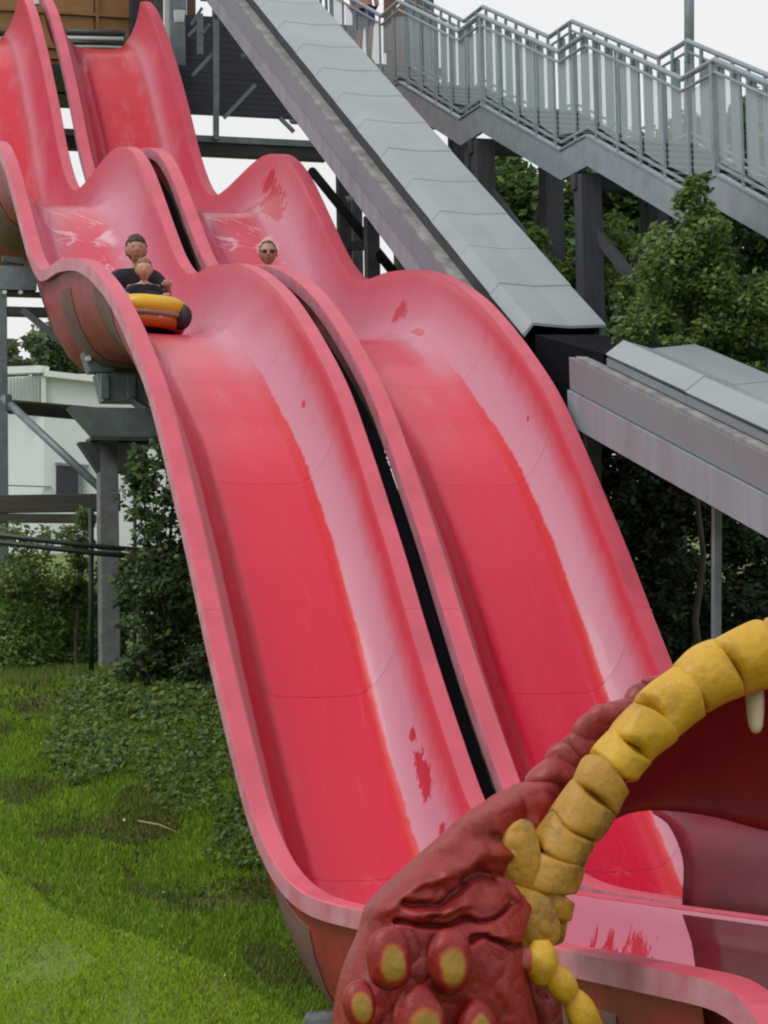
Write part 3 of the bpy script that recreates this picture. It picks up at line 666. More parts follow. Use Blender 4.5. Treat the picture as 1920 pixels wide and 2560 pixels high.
# stair towers: dark timber posts in pairs at each landing
for i, (u, z) in enumerate(KU[1:4]):
    lab = ['dark stair post in front of the sky beside the conveyor', 'tall pair of weathered timber posts under the middle landing', 'dark stair posts behind the vine at the right', 'dark stair posts hidden in the shade at the far right'][i]
    r_ = empty('stair_support', P3(VN+.4, u+.5, 0), lab, 'stair support', 'timber posts under the stair landings')
    for (dv, du, wd) in ((.12, .38, .24), (1.15, .38, .24), (.12, .85, .16) if i == 1 else (1.15, .85, .15)):
        p = P3(VN+dv, u+du, rail_z(u+du)-HR-.45); q = Vector(p); q.z = hgt(p.x/K, p.y/K)*K-.3
        mb = MB(); mb.beam(p, q, wd, wd, up=H); mb.build('post', M_post, r_, bevel=.006)
    mb = MB(); mb.beam(P3(VN-.05, u+.45, rail_z(u)-HR-.5), P3(VF+.1, u+.45, rail_z(u)-HR-.5), .14, .18); mb.build('crossbeam', M_beamdk, r_)
    mb = MB(); mb.beam(P3(VN+.2, u+.3, rail_z(u)-HR-1.2), P3(VN+1.1, u-1.6, rail_z(u)-HR-3.6), .07, .12); mb.build('brace', M_steel_dk, r_)
    mb = MB(); mb.beam(P3(VF-.1, u-3.2, rail_z(u-3)-HR-.9), P3(VN+1.1, u-1.7, rail_z(u)-HR-3.7), .07, .12); mb.build('brace', M_steel_dk, r_)
# conveyor-side rails at the very top with the light mast
mast = MB(); p = at_y(1723, -200, 40); q = at_y(1723, 300, 40); mast.tube([q, p], .07, 10)
tag(mast.build('lamp_mast', M_steel, None, True), 'plain grey mast standing up into the sky behind the stairs', 'mast')
bp_ = MB(); bp_.beam(at_u(975, -60, 40.5), at_u(975, 130, 40.5), .15, .15, up=H)
tag(bp_.build('newel_post', M_brownpost), 'orange-brown wooden post at the head of the stairs', 'post')
for px in (950,):
    pass

# ------------------------------------------------------------------ white building and far trees
D = 72
bl = empty('white_building', at_y(150, 1420, D), 'low white building with flat roof and small dark window behind the slide', 'building')
def by(px, py, d=D): return at_y(px, py, d)
def quadbox(p0, p1, top, bot, depth, nm, m_, d0=D):
    a, b = by(p0, bot, d0), by(p1, bot, d0); c, e = by(p1, top, d0), by(p0, top, d0); off = Vector((0, depth, 0))
    return MB().hexa([a, b, b+off, a+off, e, c, c+off, e+off]).build(nm, m_, bl)
# main wall turns a corner at x=112: left face recedes
quadbox(110, 560, 935, 1440, 6, 'wall', M_white)
a, b = by(110, 938), by(-90, 948, D+3); a2, b2 = by(110, 1440), by(-90, 1440, D+3); off = Vector((0, 3, 0))
MB().hexa([b2, a2, a2+off, b2+off, b, a, a+off, b+off]).build('side_wall', M_white, bl)
for k in range(10):                                   # corrugated strip
    p = by(18+k*8.6, 1010, D-.02+.15*(1-k/10)); q = by(18+k*8.6, 945, D-.02+.15*(1-k/10))
    MB().beam(p, q, .055, .06, up=H).build('corrugation', M_clad, bl)
MB().beam(by(112, 935, D-.1), by(560, 985, D-.1), .3, .14).build('roof_edge', M_whitetrim, bl)
MB().beam(by(-60, 930, D+1), by(114, 924, D-.1), .3, .17).build('roof_edge', M_whitetrim, bl)
MB().beam(by(109, 945, D-.1), by(109, 1012, D-.1), .10, .12, up=H).build('corner_trim', M_whitetrim, bl)
win = quadbox(140, 198, 1165, 1235, .2, 'window', M_win, D-.08)
MB().beam(by(138, 1160, D-.12), by(222, 1166, D-.12), .12, .07).build('window_hood', M_steel, win)
MB().beam(by(201, 1168, D-.12), by(201, 1235, D-.12), .09, .08, up=H).build('window_frame', M_steel, win)
MB().beam(by(-40, 1212, D-.06), by(128, 1217, D-.06), .05, .03).build('cable', M_steel, bl)

# ------------------------------------------------------------------ foliage
def leafmat(name, c, c2, trans=.45):
    m = bpy.data.materials.new(name); m.use_nodes = True; t = m.node_tree; b = t.nodes['Principled BSDF']
    oi = t.nodes.new('ShaderNodeNewGeometry')
    n = t.nodes.new('ShaderNodeTexNoise'); n.inputs['Scale'].default_value = 1.7; t.links.new(oi.outputs['Position'], n.inputs[0])
    f = mth(t, 'ADD', mth(t, 'MULTIPLY', oi.outputs['Random Per Island'], .7), mth(t, 'MULTIPLY', n.outputs['Fac'], .5), clamp=True)
    col = mixc(t, f, c, c2)
    t.links.new(col, b.inputs['Base Color']); b.inputs['Roughness'].default_value = .5; b.inputs['Specular IOR Level'].default_value = .3
    tr = t.nodes.new('ShaderNodeBsdfTranslucent'); t.links.new(col, tr.inputs[0])
    ms = t.nodes.new('ShaderNodeMixShader'); ms.inputs[0].default_value = trans
    t.links.new(b.outputs[0], ms.inputs[1]); t.links.new(tr.outputs[0], ms.inputs[2])
    t.links.new(ms.outputs[0], t.nodes['Material Output'].inputs[0]); return m
LM_dark = leafmat('leaf_dark', (.05, .10, .05), (.10, .18, .08))
LM_mid = leafmat('leaf_mid', (.12, .22, .07), (.22, .35, .11))
LM_yel = leafmat('leaf_yellowgreen', (.14, .20, .03), (.27, .33, .06))
LM_far = leafmat('leaf_far', (.11, .15, .09), (.19, .24, .13))
LM_deep = leafmat('leaf_shade', (.022, .042, .026), (.05, .08, .04))  # leaf green darkened so the colour holds the thickets' deep shade
LM_brown = leafmat('leaf_dry', (.07, .05, .025), (.14, .11, .05))
LM_purple = leafmat('leaf_purple', (.07, .055, .045), (.12, .10, .06))
M_bark = mat('bark', (.07, .055, .04), .9, .4, 6)
def leaves(centres, size, mats, weights, aspect=1.7, droop=.3, narrow=False):
    """one mesh of folded leaf faces at the given (n,3) metre positions"""
    n = len(centres); C = np.asarray(centres, float)
    th = RNG.uniform(0, 2*np.pi, n); ph = RNG.normal(-droop*.4, .45, n)
    d = np.c_[np.cos(th)*np.cos(ph), np.sin(th)*np.cos(ph), np.sin(ph)]
    r = RNG.normal(size=(n, 3))*.8 + np.array([-.35, -.6, 1.0]); s_ = np.cross(d, r); s_ /= np.linalg.norm(s_, axis=1)[:, None]
    nn = np.cross(s_, d)
    sz = size*RNG.uniform(.45, 1.55, n)[:, None]; wd = sz/aspect/2
    b0 = C; tip = C + d*sz; mid = C + d*sz*.45
    lft = mid + s_*wd + nn*wd*.25; rgt = mid - s_*wd + nn*wd*.25
    V = np.stack([b0, rgt, tip, lft], 1).reshape(-1, 3)
    me = bpy.data.meshes.new('foliage'); me.vertices.add(4*n); me.vertices.foreach_set('co', V.ravel())
    idx = (np.arange(n)[:, None]*4 + np.array([0, 1, 2, 0, 2, 3])[None]).ravel()
    me.loops.add(6*n); me.loops.foreach_set('vertex_index', idx)
    me.polygons.add(2*n); me.polygons.foreach_set('loop_start', np.arange(2*n)*3); me.polygons.foreach_set('loop_total', np.full(2*n, 3))
    me.polygons.foreach_set('material_index', np.repeat(RNG.choice(len(mats), n, p=np.array(weights)/sum(weights)), 2))
    me.update(calc_edges=True); me.validate(); return me
def clumps(c, rad, n, nclump, tight=.35):
    """leaf positions gathered in clumps inside an ellipsoid"""
    c = np.array(c); rad = np.array(rad)
    q = RNG.normal(size=(nclump, 3)); q /= np.linalg.norm(q, axis=1)[:, None]; q *= RNG.uniform(.35, 1, (nclump, 1))**.6
    cc = c + q*rad; cr_ = RNG.uniform(.5, 1.2, nclump)*tight*rad.mean()
    k = RNG.integers(0, nclump, n); o = RNG.normal(size=(n, 3)); o /= np.linalg.norm(o, axis=1)[:, None]
    return cc[k] + o*(RNG.uniform(.3, 1, (n, 1))**.5)*cr_[k][:, None]
def tree(name, label, blobs, base, mats, wts, size, group=None, trunk_r=.12, cat='tree', limbs=6):
    base = Vector(base); root = empty(name, base, label, cat, group)
    P = []
    for (c, rad, n, nc, *t_) in blobs: P.append(clumps(c, rad, int(n*1.5), int(nc*1.25), t_[0] if t_ else .35))
    P = np.concatenate(P)
    me = leaves(P, size*.80, mats, wts); o = link('crown', me, mats, root)
    # trunk and limbs up to the blob centres
    mb = MB(); top = Vector(blobs[0][0])
    def wob(p, q, n=5, a=.08):
        r = []
        for k in range(n+1):
            t_ = k/n; x = p.lerp(q, t_); L = (q-p).length
            if 0 < k < n: x += Vector((random.uniform(-1, 1), random.uniform(-1, 1), random.uniform(-.3, .3)))*a*L*.3
            r.append(x)
        return r
    fork = base.lerp(top, .5)
    mb.tube(wob(base - Z*.2, fork), [trunk_r*(1.15-.5*k/5) for k in range(6)], 8)
    for (c, rad, *_) in blobs:
        for _ in range(limbs):
            tgt = Vector(c) + Vector([random.uniform(-.8, .8)*r for r in rad])
            mb.tube(wob(fork if random.random() < .6 else Vector(c) - Z*rad[2]*.5, tgt), [trunk_r*(.5-.42*k/5) for k in range(6)], 5)
    mb.build('trunk', M_bark, root, True); return root
def gz(px, py, y):        # base on the ground below a point given by pixel at depth y
    p = at_y(px, py, y); p.z = hgt(p.x/K, p.y/K)*K; return p

# broad tree behind the stairs
y = 52; c = at_y(1310, 560, y)
tree('broadleaf_tree', 'broad green tree seen through the stair posts', [
    (at_y(1300, 520, y), (1.15, 1.2, 1.0), 5200, 46, .28), (at_y(1430, 600, y), (1.5, 1.3, 1.2), 6500, 46, .3), (at_y(1340, 720, y), (1.5, 1.3, 1.3), 6000, 40, .33),
    (at_y(1600, 600, y), (1.5, 1.3, 1.5), 6500, 40, .33), (at_y(1560, 480, y), (1.3, 1.3, .9), 4500, 30, .33)], gz(1400, 900, y), [LM_dark, LM_mid, LM_yel], [.5, .38, .12], .20, trunk_r=.22)
y = 58
tree('broadleaf_tree', 'shaded tree filling the gap right of the vine', [
    (at_y(1800, 620, y), (2.2, 1.5, 1.7), 8000, 40, .4), (at_y(1900, 400, y), (1.6, 1.4, 1.2), 5000, 30, .4), (at_y(1740, 400, y), (.9, 1.2, .7), 2500, 18, .3)], gz(1800, 900, y), [LM_dark, LM_deep, LM_mid], [.5, .25, .25], .22, trunk_r=.2)
# yellow-green shrubs below
y = 36
tree('shrub', 'yellow-green shrub below the conveyor end', [
    (at_y(1440, 800, y), (.55, .7, .85), 4200, 34, .3), (at_y(1330, 660, y), (.45, .6, .6), 2600, 22, .3), (at_y(1540, 700, y), (.5, .6, .7), 3600, 30, .3), (at_y(1470, 900, y), (.9, .7, .7), 4000, 30, .35)],
    gz(1450, 1100, y), [LM_yel, LM_mid, LM_dark], [.35, .4, .25], .10, cat='shrub', trunk_r=.05)
# climbing vine thicket in front of the stairs
y = 27.3
tree('vine_thicket', 'tall leafy vine climbing in front of the stair stringer', [
    (at_y(1735, 540, y), (.15, .25, .42), 1300, 16, .36), (at_y(1690, 690, y), (.34, .45, .42), 3600, 34, .34), (at_y(1770, 640, y), (.22, .4, .40), 2200, 22, .36), (at_y(1830, 780, y), (.46, .5, .44), 4600, 40, .34), (at_y(1650, 800, y+2.5), (.34, .4, .36), 2400, 22, .36), (at_y(1590, 745, y+4), (.22, .3, .3), 900, 12, .4), (at_y(1700, 860, y), (.6, .45, .3), 3600, 32, .34), (at_y(1880, 920, y), (.5, .5, .33), 3400, 30, .34), (at_y(1745, 470, y), (.10, .1, .12), 200, 6, .5)],
    gz(1720, 1100, y), [LM_mid, LM_dark, LM_yel], [.5, .26, .24], .07, cat='vine', trunk_r=.035)
y = 31
tree('vine_thicket', 'dark leafy mass in the shade below the stairs at the right edge', [
    (at_y(1880, 650, y), (.75, .6, 1.0), 6500, 44, .35), (at_y(1780, 900, y), (1.2, .5, .6), 6000, 40, .35), (at_y(1560, 930, y), (.8, .5, .45), 4500, 30, .35)], gz(1880, 1100, y), [LM_dark, LM_deep, LM_mid], [.5, .3, .2], .10, cat='vine', trunk_r=.04)
# shade vegetation under the chute
y = 30.5
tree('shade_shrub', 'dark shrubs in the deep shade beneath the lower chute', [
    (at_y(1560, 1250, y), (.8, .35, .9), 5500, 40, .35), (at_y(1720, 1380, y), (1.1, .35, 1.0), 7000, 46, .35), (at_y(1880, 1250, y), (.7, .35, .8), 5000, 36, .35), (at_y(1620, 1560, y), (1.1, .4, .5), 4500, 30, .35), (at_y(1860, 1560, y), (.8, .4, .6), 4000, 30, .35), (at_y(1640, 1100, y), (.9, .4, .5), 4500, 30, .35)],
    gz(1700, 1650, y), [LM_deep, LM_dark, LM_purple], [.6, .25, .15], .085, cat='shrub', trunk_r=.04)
# dark leafage behind the lanes' gap and right lane
y = 34
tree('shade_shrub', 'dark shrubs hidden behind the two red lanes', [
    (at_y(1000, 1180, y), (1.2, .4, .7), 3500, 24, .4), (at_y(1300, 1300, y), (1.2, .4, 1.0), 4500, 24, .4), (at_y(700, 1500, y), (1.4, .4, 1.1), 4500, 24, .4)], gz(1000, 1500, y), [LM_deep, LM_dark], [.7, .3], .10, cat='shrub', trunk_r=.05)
# left: leafy dark shrub against the left lane
y = 29.2
tree('climber_shrub', 'dark purple-green shrub growing up against the left lane', [
    (at_y(400, 1230, y), (.34, .4, .50), 1100, 24, .3), (at_y(410, 1480, y), (.42, .4, .65), 3300, 48, .3), (at_y(480, 1650, y), (.40, .4, .45), 2600, 36, .3), (at_y(360, 1670, y), (.24, .35, .3), 1300, 22, .3), (at_y(350, 1180, y), (.14, .2, .25), 330, 10, .35), (at_y(430, 1120, y), (.16, .2, .2), 350, 10, .35)],
    gz(400, 1740, y), [LM_dark, LM_purple, LM_mid, LM_deep], [.40, .18, .30, .12], .085, cat='shrub', trunk_r=.03)
LM_weed = leafmat('leaf_weed', (.22, .40, .13), (.42, .60, .24), .55)
y = 31.6
tree('weeds', 'fresh green tall weeds below the pipe rails at the left edge', [
    (at_y(90, 1520, y), (.75, .4, .42), 8000, 70, .5), (at_y(40, 1620, y), (.5, .4, .3), 4200, 40, .5), (at_y(250, 1560, y), (.3, .3, .42), 3200, 34, .5), (at_y(150, 1640, y), (.5, .3, .22), 3800, 36, .5)],
    gz(100, 1690, y), [LM_weed, LM_yel, LM_mid], [.6, .2, .2], .055, cat='weeds', trunk_r=.012, limbs=12)
y = 31
tree('shrub', 'pale yellow-green bush beside the concrete column below the timber rails', [
    (at_y(195, 1330, y), (.14, .3, .3), 900, 14, .35), (at_y(130, 1440, y), (.6, .3, .3), 2500, 24, .35), (at_y(60, 1340, y), (.45, .3, .10), 420, 14, .5)], gz(190, 1500, y), [LM_yel, LM_far, LM_mid], [.35, .35, .3], .07, cat='shrub', trunk_r=.02)
y = 31.4
tree('shrub', 'bright green leafy shrub between the column and the left lane', [
    (at_y(300, 1440, y), (.26, .3, .25), 1500, 22, .3), (at_y(280, 1560, y), (.2, .3, .35), 1500, 20, .3), (at_y(420, 1700, y), (.5, .3, .2), 2600, 30, .3)], gz(290, 1700, y), [LM_mid, LM_yel, LM_dark], [.5, .2, .3], .07, cat='shrub', trunk_r=.02)
# far trees over the building
y = 95
tree('far_tree', 'rounded grey-green tree showing above the white roof', [(at_y(150, 870, y), (1.0, 1.0, .75), 2600, 26, .35), (at_y(210, 905, y), (1.3, 1.0, .6), 2600, 20, .35), (at_y(90, 915, y), (.8, .8, .3), 1200, 12, .35)], gz(150, 1000, y), [LM_far, LM_mid, LM_dark], [.6, .15, .25], .25, group='far trees behind the white building', trunk_r=.15)
tree('far_tree', 'pale tree at the left edge above the roof', [(at_y(22, 900, y+4), (.35, .6, .6), 900, 12, .35)], gz(22, 1000, y+4), [LM_far], [1], .22, group='far trees behind the white building', trunk_r=.12)
tree('far_tree', 'dull green tree behind the roof close to the red hull', [(at_y(330, 940, y+8), (2.2, 1.0, .7), 3600, 26, .35)], gz(330, 1000, y+8), [LM_far, LM_dark], [.5, .5], .25, group='far trees behind the white building', trunk_r=.15)

# ------------------------------------------------------------------ lawn
GM = [leafmat('grass_dark', (.12, .24, .022), (.22, .37, .04), .4), leafmat('grass_light', (.29, .44, .03), (.44, .60, .05), .4), leafmat('grass_dry', (.13, .12, .04), (.20, .17, .07), .2)]
BR = (ground_hit(0, 2210)/K, ground_hit(760, 2540)/K)
def in_bright(x, y):
    # freshly mown strip: nearer than a wavy line
    g_ = math.sin(x*3)*.10 + .12*noise.noise(Vector((x*2, y*2, 4)))
    yl = BR[0].y + (x-BR[0].x)*(BR[1].y-BR[0].y)/(BR[1].x-BR[0].x) + g_
    return y < yl
def grass(n, x0, x1, y0, y1, hb, nm, lab, fn, wfn):
    X = RNG.uniform(x0, x1, n*2); Y = RNG.uniform(y0, y1, n*2)
    keep = [i for i in range(n*2) if fn(X[i], Y[i])][:n]; X = X[keep]; Y = Y[keep]
    Zg = np.array([hgt(a, b) for a, b in zip(X, Y)]); n = len(X)
    h = hb*RNG.uniform(.5, 1.4, n)*np.array([wfn(a, b)[0] for a, b in zip(X, Y)])
    th = RNG.uniform(0, 2*np.pi, n); ln = RNG.normal(0, .4, (n, 2)); wd = .009*RNG.uniform(.7, 1.5, n)
    B = np.c_[X, Y, Zg]*K
    a = B + np.c_[np.cos(th)*wd, np.sin(th)*wd, np.zeros(n)-.01]; b = B - np.c_[np.cos(th)*wd, np.sin(th)*wd, np.zeros(n)+.01]
    c = B + np.c_[ln[:, 0]*h, ln[:, 1]*h, h]
    me = bpy.data.meshes.new(nm); me.vertices.add(3*n); me.vertices.foreach_set('co', np.stack([a, b, c], 1).ravel())
    me.loops.add(3*n); me.loops.foreach_set('vertex_index', np.arange(3*n)); me.polygons.add(n)
    me.polygons.foreach_set('loop_start', np.arange(n)*3); me.polygons.foreach_set('loop_total', np.full(n, 3))
    me.polygons.foreach_set('material_index', np.array([wfn(a_, b_)[1] for a_, b_ in zip(X, Y)]))
    me.update(calc_edges=True)
    o = link(nm, me, GM); tag(o, lab, 'grass', kind='stuff'); return o
grass(18000, -5.6, -1.3, 29.1, 32.4, .08, 'rough_grass', 'longer rough grass at the foot of the left bushes', lambda x, y: y > 30.2 or random.random() < .4, lambda x, y: (1.2, 0 if random.random() < .6 else 2))
def wf(x, y):
    r = random.random(); nz = noise.noise(Vector((x*1.4, y*1.4, 5)))
    if in_bright(x, y): return (.7, 1 if r < .8 else (0 if r < .96 else 2))
    return (1.0 + .8*max(0, nz), 2 if nz < -.22 and r < .5 else (1 if r < .28 + .3*nz else 0))
grass(230000, -4.6, 1.6, 19.6, 29.2, .05, 'lawn_grass', 'short green grass covering the sloping bank', lambda x, y: (noise.noise(Vector((x*1.1, y*.9, 2))) > -.38 or random.random() < .4) and (y < 28.0 + .8*noise.noise(Vector((x*1.5, 3, 1))) or random.random() < .35), wf)
# ground-cover leaves along the top of the bank, brown litter
def cover(n, x0, x1, y0, y1, fn, size, mats, w_, nm, lab, lift=.06):
    X = RNG.uniform(x0, x1, n); Y = RNG.uniform(y0, y1, n)
    P = [Vector((a, b, hgt(a, b) + random.random()*lift))*K for a, b in zip(X, Y) if fn(a, b)]
    me = leaves(np.array([tuple(p) for p in P]), size, mats, w_, aspect=1.3, droop=-.2)
    o = link(nm, me, mats); tag(o, lab, 'plants', kind='stuff')
cover(60000, -3.6, 1.6, 22.5, 29.6, lambda x, y: (x + 3.2)*.35 + (y-24.2)*.42 + 1.1*noise.noise(Vector((x, y, 9))) > 1.0, .05, [LM_mid, LM_yel, LM_dark], [.55, .35, .1], 'ground_cover', 'low leafy ground cover creeping over the upper bank', .10)
cover(26000, -5, 1.2, 22, 29.9, lambda x, y: (noise.noise(Vector((x*1.1, y*.9, 2))) < -.1 and y > 23.9) or (y > 27.3 + noise.noise(Vector((x*2, y, 1))) and x < -1.3), .04, [LM_brown, LM_purple], [.7, .3], 'leaf_litter', 'brown dry leaf litter in the bare patches', .03)
def flowers():
    P = []
    for _ in range(120):
        x, y_ = random.uniform(-4.5, .6), random.uniform(19.5, 25.5); P.append(Vector((x, y_, hgt(x, y_) + .075))*K)
    me = leaves(np.array([tuple(p) for p in P]), .017, [0, 0], [.5, .5], aspect=1.0, droop=-1.2)
    a = mat('daisy_white', (.7, .72, .62), .7, .1); b = mat('buttercup_yellow', (.75, .55, .05), .6, .1)
    tag(link('lawn_flowers', me, [a, b]), 'tiny daisies and buttercups scattered in the grass', 'flowers', kind='stuff')
flowers()
p, q = ground_hit(345, 2072) + Z*.05, ground_hit(450, 2112) + Z*.09
tag(MB().tube([p, p.lerp(q, .5) + Z*.02, q], [.008, .010, .004], 6).build('dry_twig', mat('dry_twig', (.32, .27, .15), .8, .2), None, True), 'pale dry twig lying across the grass', 'twig')
s0 = ground_hit(810, 2548)
sm = MB(); sm.hexa([s0+Vector((-.16, -.25, -.1)), s0+Vector((.5, -.25, -.1)), s0+Vector((.5, .25, -.1)), s0+Vector((-.16, .25, -.1)), s0+Vector((-.14, -.23, .03)), s0+Vector((.5, -.23, .04)), s0+Vector((.5, .23, .06)), s0+Vector((-.12, .23, .05))])
tag(sm.build('stone_slab', M_conc, None, bevel=.015), 'grey stone slab edge beside the red cheek of the sculpture', 'slab')

# ------------------------------------------------------------------ people
M_skin = mat('skin', (.46, .25, .17), .5, .12, 12); M_skin_c = mat('skin_child', (.60, .34, .24), .5, .1, 12)
M_hair = mat('dark_brown_hair', (.06, .035, .028), .7, .4, 40); M_hair_b = mat('light_hair', (.26, .14, .075), .7, .3, 40)
M_shirt = mat('dark_navy_shirt', (.022, .020, .040), .85, .3, 8); M_shirt2 = mat('olive_brown_shirt', (.075, .05, .05), .85, .3, 8)
M_shades = mat('sunglass_lens', (.01, .01, .012), .2, .1)
M_lips = mat('lips', (.36, .12, .10), .5, .1)
def skin_obj(name, verts, edges, radii, m_, parent, sub=2, root=0):
    me = bpy.data.meshes.new(name); me.from_pydata([tuple(v) for v in verts], edges, []); o = bpy.data.objects.new(name, me); COL.objects.link(o)
    me.materials.append(m_)
    sk = o.modifiers.new('skin', 'SKIN'); sk.use_smooth_shade = True
    if not me.skin_vertices: me.attributes and None
    lay = me.skin_vertices[0].data if me.skin_vertices else None
    if lay is None:
        bm2 = bmesh.new(); bm2.from_mesh(me); bm2.verts.layers.skin.verify(); bm2.to_mesh(me); bm2.free(); lay = me.skin_vertices[0].data
    for i, r in enumerate(radii): lay[i].radius = (r, r) if not isinstance(r, tuple) else r
    for i in range(len(verts)): lay[i].use_root = (i == root)
    sb = o.modifiers.new('sub', 'SUBSURF'); sb.levels = sub; sb.render_levels = sub
    o.parent = parent; return o
def ell(c, r, nu=20, nv=14, f=None):
    V = []; F = []
    for j in range(nv+1):
        t_ = math.pi*j/nv
        for i in range(nu):
            a = 2*math.pi*i/nu; d = Vector((math.sin(t_)*math.cos(a), math.sin(t_)*math.sin(a), math.cos(t_)))
            p = Vector((d.x*r[0], d.y*r[1], d.z*r[2]))
            if f: p = f(p, d)
            V.append(Vector(c) + p)
    for j in range(nv):
        for i in range(nu): F.append((j*nu+i, (j+1)*nu+i, (j+1)*nu+(i+1) % nu, j*nu+(i+1) % nu))
    return V, F
def head(root, c, s_, skin, hair, hairtop=True, shades=False, fringe=.0, bald=False):
    """c: head centre in the person's local frame, facing -Y. s_ = head height"""
    def shape(p, d):
        q = Vector(p)
        if d.z < -.1: q.x *= 1 - .32*(-d.z-.1); q.y = q.y*(1-.15*(-d.z)) - .008*s_*(-d.z)      # jaw
        if d.y > 0: q.y *= 1.08
        # brow, eye sockets, nose, mouth, chin
        if d.y < -.3:
            g = math.exp(-((d.x)/.12)**2)
            q.y -= s_*.07*g*math.exp(-((d.z+.18)/.15)**2)
            q.y += s_*.025*math.exp(-((abs(d.x)-.33)/.16)**2)*math.exp(-((d.z-.03)/.11)**2)
            q.y -= s_*.015*math.exp(-((d.z-.2)/.08)**2)
            q.y -= s_*.018*math.exp(-((d.x)/.25)**2)*math.exp(-((d.z+.55)/.10)**2)
        return q
    V, F = ell(c, (.365*s_, .44*s_, .5*s_), 40, 30, shape)
    h = MB().add(V, F)
    for sg in (-1, 1):
        V, F = ell(Vector(c)+Vector((sg*.365*s_, .03*s_, -.02*s_)), (.04*s_, .08*s_, .13*s_), 10, 8); h.add(V, F)
    o = h.build('head', skin, None, True); o.parent = root; o.location = (0, 0, 0)
    if not bald or True:
        def hs(p, d):
            k = 1.05 + .07*max(0, d.z) + .07*noise.noise(d*5.0)
            q = p*k
            lim = (.46 - fringe + .10*noise.noise(Vector((d.x*6, 1, 2)))) if d.y < -.35 else (.18 if d.y < -.1 else (-.12 if d.y < .3 else -.45))
            if bald: lim += .30
            if d.z < lim: q = p*.90
            return q
        V, F = ell(c, (.375*s_, .45*s_, .51*s_), 36, 26, hs); ho = MB().add(V, F).build('hair', hair, None, True); ho.parent = root
    for sg in (-1, 1):
        if not shades:
            V, F = ell(Vector(c)+Vector((sg*.135*s_, -.375*s_, .02*s_)), (.045*s_, .03*s_, .022*s_), 10, 8)
            e = MB().add(V, F).build('eye', M_shades, None, True); e.parent = root
        else:
            V, F = ell(Vector(c)+Vector((sg*.145*s_, -.42*s_, .02*s_)), (.12*s_, .025*s_, .08*s_), 14, 8)
            e = MB().add(V, F).build('sunglass_lens', M_shades, None, True); e.parent = root
    if shades:
        e = MB(); e.beam(Vector(c)+Vector((-.36*s_, -.36*s_, .05*s_)), Vector(c)+Vector((.36*s_, -.36*s_, .05*s_)), .02*s_, .03*s_)
        for sg in (-1, 1): e.beam(Vector(c)+Vector((sg*.37*s_, -.36*s_, .05*s_)), Vector(c)+Vector((sg*.37*s_, .0, .05*s_)), .02*s_, .03*s_)
        e = e.build('sunglass_frame', M_shades); e.parent = root
    V, F = ell(Vector(c)+Vector((0, -.405*s_, -.26*s_)), (.10*s_, .03*s_, .025*s_), 12, 8); e = MB().add(V, F).build('mouth', M_lips, None, True); e.parent = root
